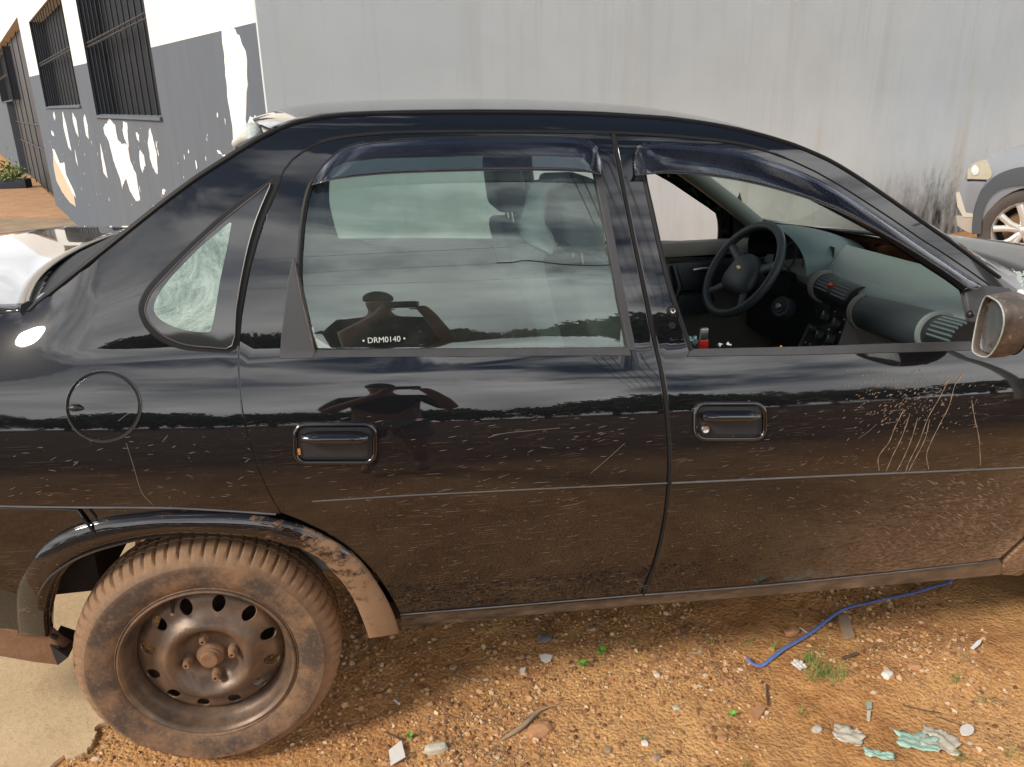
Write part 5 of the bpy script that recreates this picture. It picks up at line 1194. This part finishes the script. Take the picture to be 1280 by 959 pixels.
nd = [(px0, py0, .90, (.15, .11)), (px0, py0, 1.08, (.15, .105)), (px0, py0+.01, 1.26, (.17, .11)), (px0, py0+.01, 1.36, (.10, .08)), (px0, py0+.02, 1.43, .055), (px0, py0+.04, 1.52, (.075, .09)), (px0, py0+.05, 1.60, (.075, .09)),
      (px0-.19, py0, 1.30, .055), (px0-.29, py0+.04, 1.03, .050), (cx-.10, cy-.10, 1.34, .036), (cx-.075, cy-.03, 1.42, .030), (px0+.19, py0, 1.30, .055), (px0+.33, py0+.05, 1.03, .050), (cx+.12, cy-.10, 1.34, .036), (cx+.085, cy-.03, 1.42, .030),
      (px0-.10, py0, .82, .095), (px0-.12, py0+.02, .48, .065), (px0-.13, py0, .10, .042), (px0-.14, py0+.16, .04, .040), (px0+.10, py0, .82, .095), (px0+.12, py0+.02, .48, .065), (px0+.13, py0, .10, .042), (px0+.14, py0+.16, .04, .040)]
ed = [(0, 1), (1, 2), (2, 3), (3, 4), (4, 5), (5, 6), (2, 7), (7, 8), (8, 9), (9, 10), (2, 11), (11, 12), (12, 13), (13, 14), (0, 15), (15, 16), (16, 17), (17, 18), (0, 19), (19, 20), (20, 21), (21, 22)]
skinned('body', nd, ed, M['skin'], pe)
skinned('shirt', [(n[0], n[1], n[2], tuple(q+.014 for q in (n[3] if isinstance(n[3], tuple) else (n[3], n[3])))) for n in (nd[0], nd[1], nd[2], nd[3], nd[7], nd[8], nd[11], nd[12])], [(0, 1), (1, 2), (2, 3), (2, 4), (4, 5), (2, 6), (6, 7)], M['shirt'], pe)
skinned('shorts', [(px0, py0, .89, (.17, .13)), (px0-.10, py0, .79, .12), (px0-.13, py0+.02, .52, .11), (px0+.10, py0, .79, .12), (px0+.13, py0+.02, .52, .11)], [(0, 1), (1, 2), (0, 3), (3, 4)], M['shorts'], pe)
bm = bmesh.new(); bmesh.ops.create_uvsphere(bm, u_segments=20, v_segments=12, radius=1)
for v in bm.verts: v.co = Vector((px0+v.co.x*.079, py0+.05+v.co.y*.095, 1.60+max(-.25, v.co.z)*.10))
fromb('cap', bm, M['cap'], pe, smooth=True); box('cap_brim', (px0, py0+.12, 1.60), (.09, .06, .010), M['cap'], pe, bevel=.004)
for s_, hx in ((-1, cx-.075), (1, cx+.080)):
    for k in range(4): tube('finger', [(hx, cy-.028, 1.455-.022*k), (hx-s_*.018, cy-.048, 1.458-.022*k), (hx-s_*.045, cy-.045, 1.457-.022*k)], [.009, .0085, .006], M['skin'], pe, seg=8)
    tube('thumb', [(hx, cy-.03, 1.40), (hx-s_*.02, cy-.045, 1.43), (hx-s_*.035, cy-.05, 1.45)], [.011, .010, .007], M['skin'], pe, seg=8)
phn = root('phone', (cx, cy-.03, CAM[2]), 'black phone held up sideways by the person, mirrored in the car', 'phone')
box('case', (cx, cy-.030, CAM[2]-.005), (.155, .010, .075), M['phone'], phn, bevel=.003)

# ---- mud drips, splashes and fine scratches on the near flank
M['drip'] = plain('pale_mud_drip', (.25, .17, .11), .85, var=.25, scale=120); M['scr'] = plain('pale_scratch', (.17, .145, .125), .5, var=.3, scale=90)
def zz(L_, ox, oy, k): return [(ox+x/k, oy+y/k) for x, y in L_]
for D in ([(880, 190), (850, 250), (830, 300), (795, 350), (797, 395)], [(900, 205), (870, 290), (845, 340), (820, 398)], [(925, 220), (905, 290), (880, 350), (855, 398)], [(1020, 110), (1000, 150), (960, 220), (930, 300), (900, 360), (885, 398)], [(965, 225), (950, 290), (920, 350), (895, 398)], [(1075, 75), (1050, 110), (1030, 180), (1000, 240), (970, 300), (955, 345), (962, 390)], [(1105, 160), (1115, 220), (1130, 290), (1135, 380)], [(1040, 85), (1025, 98), (1012, 112)], [(1078, 72), (1066, 88), (1058, 100)]):
    m_ = len(D); q = [(x, y) for x, y in zz(D, 800, 440, 2.6667)]; a = [Vector((X, S(X, Z)-.0003, Z)) for X, Z in crv([onS(v) for v in q], 5)]
    tube('mud_drip', a, [(.0009+.0004*math.sin(i*1.7+m_)) if m_ > 3 else .0028*math.sin(PI*(i+.6)/(len(a)+.2)) for i in range(len(a))], M['drip'], fdoor, seg=5, flat=.35, up=(0, -1, .1))
for D, par_ in (([(158, 554), (167, 583), (177, 615), (191, 631)], side), ([(781, 554), (760, 573), (738, 592)], rdoor), ([(148, 526), (157, 519), (166, 513)], side), ([(610, 547), (635, 541), (700, 535)], rdoor), ([(1073, 548), (1086, 539), (1096, 530)], fdoor)):
    a = [Vector((X, S(X, Z)-.0003-(.0022 if D[0][0] == 148 else 0), Z)) for X, Z in crv([onS(v) for v in D], 5)]; tube('scratch', a, .00045, M['scr'], par_, seg=4, flat=.4, up=(0, -1, .1))
def flecks(name, n, fn, mat, par):
    vs = []; fs = []
    for _ in range(n):
        r = fn()
        if r is None: continue
        x, y, L_, w_, an = r; X, Z = onS((x, y)); k = 1/520.; dx, dz = math.cos(an)*L_*k/2, math.sin(an)*L_*k/2; nx_, nz_ = -math.sin(an)*w_*k/2, math.cos(an)*w_*k/2; b = len(vs)
        for u, v in ((-1, 0), (-.3, 1), (.6, .7), (1, 0), (.5, -.8), (-.4, -1)): xx = X+dx*u+nx_*v; z2 = Z+dz*u+nz_*v; vs.append((xx, S(xx, z2)-.0006, z2))
        fs.append(tuple(range(b, b+6)))
    props(mesh(name, vs, fs, mat, par), kind='stuff')
def f1():
    x = rnd.gauss(1130, 45); y = rnd.gauss(500, 22)
    return (x, y, rnd.uniform(1, 5), rnd.uniform(.6, 1.3), rnd.uniform(.2, .9)) if 1040 < x < 1262 and 462 < y < 565 else None
def f2():
    x = 1275-abs(rnd.gauss(0, 95)); y = rnd.gauss(650, 34); a = math.atan2(-(y-735)*1., (x-1330)) 
    return (x, y, rnd.uniform(3, 15), rnd.uniform(.5, 1.2), math.pi-abs(a)*.0-.55+rnd.gauss(0, .18)) if 860 < x < 1262 and 598 < y < 695 else None
def f3():
    x = rnd.uniform(380, 820); y = rnd.uniform(520, 740)
    return (x, y, rnd.uniform(2, 12)*(1 if rnd.random() < .9 else 2.2), rnd.uniform(.35, .7), rnd.gauss(.08, .12)) if (x > 480 or y < 640) and x < 812 else None
def f4():
    x = rnd.uniform(850, 1250); y = rnd.uniform(500, 700)
    return (x, y, rnd.uniform(2, 11), rnd.uniform(.35, .7), rnd.gauss(.12, .2))
def f5(): return (rnd.uniform(5, 320), rnd.uniform(545, 628), rnd.uniform(2, 9), rnd.uniform(.4, .7), rnd.gauss(.05, .3))
def f6(): return (rnd.uniform(900, 1262), 601-(12*(rnd.uniform(900, 1262)-1080)/180.)*0+rnd.gauss(0, 1.2), rnd.uniform(2, 8), rnd.uniform(.8, 2.2), rnd.uniform(-.05, .1))
flecks('mud_flecks', 330, f1, M['drip'], fdoor); flecks('mud_streaks', 280, f2, M['drip'], fdoor); flecks('fine_scratches', 260, f3, M['scr'], rdoor); flecks('fine_scratches', 200, f4, M['scr'], fdoor); flecks('fine_scratches', 60, f5, M['scr'], side)

# ================================================================== LITTER AND GROWTH ON THE SOIL
def isle(name, a, b, c=None, rough=.8, spread=(0, 1)):
    t = NT(name); r = t.g.outputs['Random Per Island']; col = t.mix(r, a, b)
    if c: m_ = t.math('GREATER_THAN', t.math('FRACT', t.math('MULTIPLY', r, 37.7)), .86); col = t.mix(m_, col, c)
    t.set('Base Color', col); t.set('Roughness', rough); return t.m
M['grav'] = isle('mixed_gravel', (.34, .16, .065), (.58, .36, .17), (.64, .47, .30)); M['straw'] = isle('dry_straw', (.30, .20, .11), (.55, .42, .27))
def onslab(x, y): return inpoly(x, y, poly)
def scatter(n, fn):
    vs = []; fs = []; k = 0
    while k < n:
        x = rnd.uniform(-.62, 2.25); y = -.42+1.15*rnd.random()**1.25
        if onslab(x, y) and rnd.random() > .012: continue
        if abs(x) < .10 and .0 < y < .2: continue
        dens = .5+.9*noise.noise(Vector((x*2.5, y*2.5, 4)))
        if x > 1.35: dens -= .25
        if rnd.random() > dens: k += .25; continue
        fn(vs, fs, x, y); k += 1
    return vs, fs
OCT = [(1, 0, 0), (-1, 0, 0), (0, 1, 0), (0, -1, 0), (0, 0, 1), (0, 0, -1), (.6, .6, .5), (-.6, .6, -.4), (.6, -.6, -.4), (-.6, -.6, .5)]
hull_f = None
def stone(vs, fs, x, y, s=None):
    global hull_f
    s = s or min(.011, .0016+.0022*rnd.expovariate(1.0)); b = len(vs); a = rnd.random()*6.28; ca, sa = math.cos(a), math.sin(a); z = gz(x, y)+s*.15; e = rnd.uniform(.55, 1), rnd.uniform(.45, .8)
    if hull_f is None:
        bm = bmesh.new(); [bm.verts.new(v) for v in OCT]; bmesh.ops.convex_hull(bm, input=bm.verts); bm.verts.index_update(); hull_f = [tuple(v.index for v in f.verts) for f in bm.faces]; bm.free()
    for (u, v, w_) in OCT:
        j = rnd.uniform(.75, 1.15); u *= j; v *= j*e[0]; w_ *= j*e[1]; vs.append((x+(u*ca-v*sa)*s, y+(u*sa+v*ca)*s, z+w_*s))
    fs.extend(tuple(b+q for q in f) for f in hull_f)
vs, fs = scatter(24000, stone); props(mesh('gravel', vs, fs, M['grav']), kind='stuff', label='fine reddish gravel strewn over the soil')
def blade(vs, fs, x, y):
    L_ = rnd.uniform(.006, .030); a = rnd.random()*6.28; w_ = rnd.uniform(.0004, .0009); b = len(vs); z = gz(x, y)+.001; dx, dy = math.cos(a), math.sin(a); lift = rnd.uniform(0, .006)
    for t in (0, .5, 1):
        bx_ = x+dx*L_*t+.1*L_*math.sin(t*3)*dy; by_ = y+dy*L_*t; zz = z+lift*math.sin(PI*t*.8)+.001
        vs += [(bx_-dy*w_, by_+dx*w_, zz), (bx_+dy*w_, by_-dx*w_, zz)]
    fs += [(b, b+1, b+3, b+2), (b+2, b+3, b+5, b+4)]
vs, fs = scatter(4200, blade); props(mesh('dry_straw', vs, fs, M['straw']), kind='stuff', label='bits of dry straw and roots on the soil')
# clods and darker crumbs
M['clod'] = isle('soil_clods', (.13, .055, .025), (.38, .18, .075))
def clod(vs, fs, x, y): stone(vs, fs, x, y, rnd.uniform(.003, .009))
vs, fs = scatter(3800, clod); props(mesh('clods', vs, fs, M['clod'], smooth=False), kind='stuff', label='crumbled clods of red soil')
def gp(px, py): q = onZ(px, py, 0.0); return Vector((q[0], q[1], gz(q[0], q[1])+.002))
def place(name, pts, th, mat, label, cat, lift=.0, curl=0.0, group=None):
    P = [gp(*p) for p in pts]; c = sum(P, Vector())/len(P); z = max(v.z for v in P)+lift
    bm = bmesh.new(); vt = [bm.verts.new((v.x-c.x, v.y-c.y, th+curl*((v.x-c.x)**2+(v.y-c.y)**2)/.0004*.002)) for v in P]; vb = [bm.verts.new((v.co.x, v.co.y, v.co.z-th)) for v in vt]; n = len(P)
    bm.faces.new(vt); bm.faces.new(vb[::-1])
    for i in range(n): bm.faces.new((vt[i], vb[i], vb[(i+1) % n], vt[(i+1) % n]))
    bmesh.ops.recalc_face_normals(bm, faces=bm.faces); me = bpy.data.meshes.new(name); bm.to_mesh(me); bm.free(); me.materials.append(mat)
    o = bpy.data.objects.new(name, me); COL.objects.link(o); o.location = (c.x, c.y, z); o.rotation_euler = (rnd.uniform(-.10, .10), rnd.uniform(-.10, .10), 0); return props(o, label, cat, group)
M['paper'] = plain('dirty_white_paper', (.72, .68, .62), .8, var=.1, scale=60); M['chip'] = plain('orange_clay', (.46, .23, .11), .85, var=.25, scale=60, bump=.3); M['wood'] = plain('bleached_wood', (.36, .26, .17), .85, var=.35, scale=40, bump=.4)
M['dkwood'] = plain('dark_twig', (.10, .06, .04), .9, var=.3); M['green'] = isle('fresh_green_leaf', (.10, .30, .03), (.20, .46, .06), rough=.5); M['grass'] = isle('grass_blades', (.09, .17, .035), (.24, .34, .09), rough=.6)
M['strap'] = plain('faded_blue_strap', (.12, .19, .46), .55, var=.35, scale=120); M['film'] = plain('dirty_film', (.55, .50, .40), .4, var=.2, scale=50); M['tealfilm'] = plain('teal_plastic_film', (.36, .52, .42), .4, var=.3, scale=60); M['greyst'] = plain('grey_stone', (.16, .15, .15), .8, var=.3)
place('paper_scrap', [(486, 939), (502, 928), (507, 947), (488, 957)], .0015, M['paper'], 'square white paper scrap on the gravel in front of the rear wheel', 'paper', .004)
place('paper_scrap', [(674, 820), (681, 818), (691, 820), (688, 826), (683, 828), (677, 826)], .002, M['paper'], 'jagged white paper scrap left of the two green seedlings', 'paper', .003)
place('paper_scrap', [(650, 833), (657, 832), (656, 841), (651, 842)], .0015, M['paper'], 'tiny cream scrap left of the jagged white paper', 'paper', .002)
place('white_shard', [(1211, 820), (1219, 813), (1225, 811), (1223, 816), (1215, 822)], .003, M['white'], 'narrow white shard on bare soil at the right', 'shard', .003)
place('bottle_lid', [(1208+9*math.cos(a), 916+7*math.sin(a)) for a in np.linspace(0, 6.28, 14, endpoint=False)], .003, M['paper'], 'round dirty white lid right of the teal plastic', 'lid', .003)
def rock(px, py, wpx, hpx, mat, label, rz=0., name='stone', hk=.5):
    P = gp(px, py); a = gp(px+wpx/2, py)-gp(px-wpx/2, py); b = gp(px, py-hpx/2)-gp(px, py+hpx/2); bm = bmesh.new(); bmesh.ops.create_icosphere(bm, subdivisions=2, radius=1)
    for v in bm.verts:
        n = 1+.28*noise.noise(v.co*1.7+Vector((px, py, 0))); s = Vector((math.copysign(abs(v.co.x)**.7, v.co.x), math.copysign(abs(v.co.y)**.7, v.co.y), math.copysign(abs(v.co.z)**.7, v.co.z)))*n
        x = s.x*a.length/2; y = s.y*max(b.length/2, .004)*.8; v.co = Vector((x*math.cos(rz)-y*math.sin(rz), x*math.sin(rz)+y*math.cos(rz), s.z*a.length/2*hk+.001))
    me = bpy.data.meshes.new(name); bm.to_mesh(me); bm.free(); me.materials.append(mat); o = bpy.data.objects.new(name, me); COL.objects.link(o); o.location = P; return props(o, label, 'stone' if name != 'brick_piece' else 'brick')
rock(675, 910, 34, 20, M['chip'], 'orange brick lump beside the bleached root', .35, 'brick_piece', .6)
place('brick_piece', [(936, 893), (947, 881), (957, 886), (948, 899), (941, 900)], .008, M['chip'], 'flat orange brick chip beside the dark upright twig', 'brick')
rock(545, 936, 30, 14, M['film'], 'pale yellowish stone right of the square paper', .1); rock(588, 950, 15, 12, M['chip'], 'rounded pinkish stone at the bottom edge left of centre', .3); rock(845, 883, 9, 7, M['film'], 'small yellow pebble alone in the middle of the gravel', 0)
rock(821, 843, 8, 6, M['paper'], 'white pebble above the yellow pebble', 0); rock(806, 928, 9, 8, M['paper'], 'white pebble by a small grass sprout at the bottom', 0); rock(739, 786, 12, 6, M['wood'], 'flat tan stone close under the sill', .1)
rock(681, 797, 18, 12, M['greyst'], 'dark grey stone under the middle of the sill', .2); rock(1021, 912, 14, 9, M['film'], 'cream stone left of the crumpled film', .3); rock(1213, 930, 6, 5, M['film'], 'small cream pebble below the white lid', .3)
rock(990, 788, 22, 9, M['chip'], 'reddish stone left of the grey board under the blue strap', .2); rock(1143, 837, 18, 10, M['chip'], 'yellowish orange stone on bare soil left of the white shard', -.1); rock(566, 832, 9, 7, M['wood'], 'tan pebble with a red brown side near the rear wheel', .5); rock(903, 924, 12, 9, M['chip'], 'orange pebble among gravel left of the plastic film', .5)
rock(820, 946, 12, 9, M['wood'], 'tan pebble at the bottom edge right of centre', .5); rock(760, 935, 10, 8, M['wood'], 'brown pebble low in the middle of the gravel', .9); rock(1108, 850, 16, 9, M['paper'], 'off white broken shell like stone right of the grass tuft', .5)
def stick(name, pts, r, mat, label, cat='twig', z=.004, flat=1., seg=8):
    P = [gp(*p)+Vector((0, 0, z+(q if q else 0))) for p, q in [((a[0], a[1]), a[2] if len(a) > 2 else 0) for a in pts]]; return props(tube(name, [Vector(p) for p in crv(P, 5)], r if not isinstance(r, list) else resr(r, (len(P)-1)*5+1), mat, seg=seg, flat=flat), label, cat)
def resr(r, n): return [float(np.interp(i/(n-1), np.linspace(0, 1, len(r)), r)) for i in range(n)]
stick('dry_root', [(626, 922), (642, 913), (658, 903), (668, 893), (680, 884)], [.002, .006, .0065, .004, .0015], M['wood'], 'bleached curved root lying left of the orange brick lump', 'root', .005)
stick('dry_root', [(655, 897), (672, 889), (688, 883), (700, 882)], [.0015, .003, .002, .001], M['wood'], 'thin pale root above the orange brick lump', 'root', .006)
stick('twig', [(958, 857), (959, 868), (960, 880)], .0028, M['dkwood'], 'short dark upright twig beside the flat orange brick chip'); stick('twig', [(1052, 829), (1062, 826), (1071, 823)], .004, M['dkwood'], 'dark brown bark strip right of the grass tuft')
stick('straw', [(1078, 738, .02), (1100, 748, .01), (1126, 763)], .0010, M['straw'], 'long pale straw leaning across the blue strap', 'straw'); stick('straw', [(504, 786, .02), (508, 800, .015), (505, 818)], .0008, M['wood'], 'thin root hanging from the mud flare', 'root'); stick('twig', [(493, 873), (499, 878)], .0028, M['paper'], 'small white stub on the gravel right of the rear tyre', 'stub')
stick('twig', [(862, 816), (876, 817)], .0030, M['wood'], 'short pale stub right of the green seedlings', 'stub'); stick('cigarette_butt', [(1107, 782), (1116, 788), (1126, 793)], .0042, M['chip'], 'orange brown cigarette butt on bare soil right of the board', 'cigarette butt'); stick('twig', [(1170, 897), (1190, 905), (1215, 915)], .0012, M['dkwood'], 'thin dark twig pointing at the white lid')
stick('twig', [(1128, 885), (1150, 889), (1175, 893)], .0014, M['dkwood'], 'thin twig across bare soil above the teal plastic'); stick('twig', [(480, 914), (497, 922), (503, 925)], .0016, M['dkwood'], 'dark twig just above the square paper scrap'); stick('straw', [(577, 842), (590, 848), (603, 850)], .0010, M['straw'], 'pale bent straw left of the tiny cream scrap', 'straw')
stick('blue_strap', [(933, 825, .012), (940, 831, .004), (952, 832), (965, 824), (980, 813), (1000, 800), (1020, 787, .004), (1043, 771, .012), (1060, 762, .01), (1085, 753), (1110, 747), (1140, 742), (1165, 739, .01), (1183, 737, .02), (1189, 734, .03), (1188, 729, .045)], .0050, M['strap'], 'long faded blue plastic strap curving out from under the sill', 'strap', .006, .35)
stick('strap_scrap', [(1000, 783), (1008, 789), (1014, 793)], .0018, M['paper'], 'short white strip beside the blue strap', 'strip'); place('board_scrap', [(1048, 771), (1060, 769), (1068, 797), (1055, 800)], .007, M['wood'], 'small weathered grey board end under the blue strap', 'board')
place('foil_scrap', [(1082, 881), (1089, 881), (1089, 890), (1083, 891)], .0012, M['tealfilm'], 'tiny turquoise strip of film on bare soil', 'film', .002); place('foil_scrap', [(1083, 892), (1088, 892), (1087, 904), (1083, 903)], .0012, M['film'], 'tiny clear strip below the turquoise film', 'film', .002)
def film(px, py, wx, wy, h, mat, label, seed, rz): P = gp(px, py); k = 1/560.; return crumpled('plastic_film', P+Vector((0, 0, .001)), wx*k, wy*k*1.9, h, mat, label, 'plastic film', seed, 14, rz) if not h else crumpled('plastic_film', P+Vector((0, 0, .001)), wx*k, wy*k*1.9, h*.55, mat, label, 'plastic film', seed, 14, rz)
film(1060, 921, 36, 16, .014, M['film'], 'crumpled whitish plastic film left of the teal one', 11, -.6); film(1098, 948, 34, 7, .012, M['tealfilm'], 'pale green plastic strip at the bottom edge', 12, -.5); film(1146, 930, 46, 15, .016, M['tealfilm'], 'pale teal crumpled plastic sheet on bare soil', 13, -.45); film(1175, 928, 42, 20, .014, M['film'], 'brown stained clear plastic right of the teal sheet', 17, -.7)
film(998, 835, 16, 10, .012, M['paper'], 'small white crumpled film by the grass tuft', 19, .3)
# seedlings and grass
def leafmesh(L_, w_):
    vs = []; fs = []
    for i in range(6):
        t = i/5; ww = w_*math.sin(PI*min(1, t*.93+.05))**.8; z = .25*L_*math.sin(t*2.2); vs += [(-ww, L_*t, z+.12*ww), (0, L_*t, z), (ww, L_*t, z+.12*ww)]
    for i in range(5):
        for j in range(2): a = i*3+j; fs.append((a, a+1, a+4, a+3))
    me = bpy.data.meshes.new('leaf'); me.from_pydata(vs, [], fs); me.materials.append(M['green']); me.polygons.foreach_set('use_smooth', [True]*len(me.polygons)); return me
lf = leafmesh(.022, .008)
def seedling(px, py, s, n, label):
    P = gp(px, py); o = root('seedling', P, label, 'plant'); tube('stem', [P, P+Vector((.002, 0, .014*s))], .0010, M['green'], o, seg=5)
    for k in range(n): c = bpy.data.objects.new('leaf', lf); COL.objects.link(c); c.parent = o; c.location = (0, 0, .012*s*(k+1)/n+.003); c.rotation_euler = (rnd.uniform(-.1, .35), rnd.uniform(-.3, .3), 6.28*k/n+rnd.uniform(-.3, .3)); c.scale = (s, s, s)
seedling(729, 833, .75, 5, 'lower left of the two bright green seedlings on the gravel'); seedling(752, 815, .8, 6, 'upper right of the two bright green seedlings on the gravel'); seedling(513, 922, .6, 4, 'small green sprout above the square paper scrap'); seedling(915, 893, .6, 4, 'green sprout left of the flat orange brick chip')
def tuft(px, py, n, h, sp_, label, mat=None):
    P = gp(px, py); o = root('grass_tuft', P, label, 'grass')
    for k in range(n):
        a = rnd.random()*6.28; r = rnd.random()*sp_; b = P+Vector((math.cos(a)*r, math.sin(a)*r*.7, 0)); hh = h*rnd.uniform(.5, 1.1); d = Vector((rnd.gauss(0, .6), rnd.gauss(0, .6), 0)); w_ = rnd.uniform(.0007, .0015); sd_ = Vector((-d.y, d.x, 0)); sd_ = sd_.normalized() if sd_.length > 0 else Vector((1, 0, 0)); vv = []
        for i in range(4):
            t = i/3; p = b+d*hh*t*t+Vector((0, 0, hh*(t-.35*t*t))); vv += [p-sd_*w_*(1-t*.9), p+sd_*w_*(1-t*.9)]
        mesh('blade', vv, [(0, 1, 3, 2), (2, 3, 5, 4), (4, 5, 7, 6)], mat or M['grass'], o)
for a_2 in ((1030, 848, 110, .05, .06, 'widest grass tuft right of the blue strap end'), (1010, 828, 45, .035, .03, 'small grass tuft between the blue strap and the widest tuft'), (965, 812, 12, .03, .02, 'sparse grass tuft above the middle of the blue strap'), (1192, 858, 14, .04, .02, 'thin pale grass tuft on bare soil below the white shard'), (1005, 893, 14, .03, .025, 'low grass tuft above the crumpled whitish film'), (802, 922, 9, .03, .012, 'small grass sprout beside a white pebble at the bottom'),
    (935, 803, 14, .028, .025, 'low grass tuft close under the sill left of the strap'), (1262, 946, 12, .03, .02, 'grass tuft in the bottom right corner'), (1200, 950, 16, .035, .02, 'grass tuft at the bottom edge below the lid'), (790, 803, 12, .022, .02, 'sparse grass tuft under the seam between the doors'), (935, 958, 8, .03, .015, 'grass tuft at the bottom edge right of centre'), (1230, 878, 10, .025, .02, 'sparse grass right of the white lid'), (890, 800, 10, .022, .02, 'faint grass tuft left of the strap under the sill')): tuft(*a_2)
# green plants and planter by the far doorway
M['plantleaf'] = isle('planter_leaves', (.06, .13, .02), (.28, .36, .10), rough=.6)
pq = onZ(28, 236, ZS); pt = root('planter', (pq[0], pq[1], ZS), 'dark planter box with yellow green plants beside the far doorway', 'planter')
box('box_side', (pq[0]-.8, pq[1]+.1, ZS+.12), (1.9, .45, .26), M['darkreveal'], pt, bevel=.02)
for k in range(14):
    vs = []; fs = []; c = Vector((pq[0]-1.6+1.6*rnd.random(), pq[1]+.1+rnd.uniform(-.15, .15), ZS+.25))
    for _ in range(60):
        d = Vector((rnd.gauss(0, .14), rnd.gauss(0, .14), abs(rnd.gauss(0, .22)))); u = Vector((rnd.gauss(0, 1), rnd.gauss(0, 1), rnd.gauss(0, 1))).normalized()*.05; v = u.orthogonal().normalized()*.022; b = len(vs); vs += [c+d-u, c+d+v, c+d+u, c+d-v]; fs.append((b, b+1, b+2, b+3))
    props(mesh('foliage', vs, fs, M['plantleaf'], pt), kind='stuff')
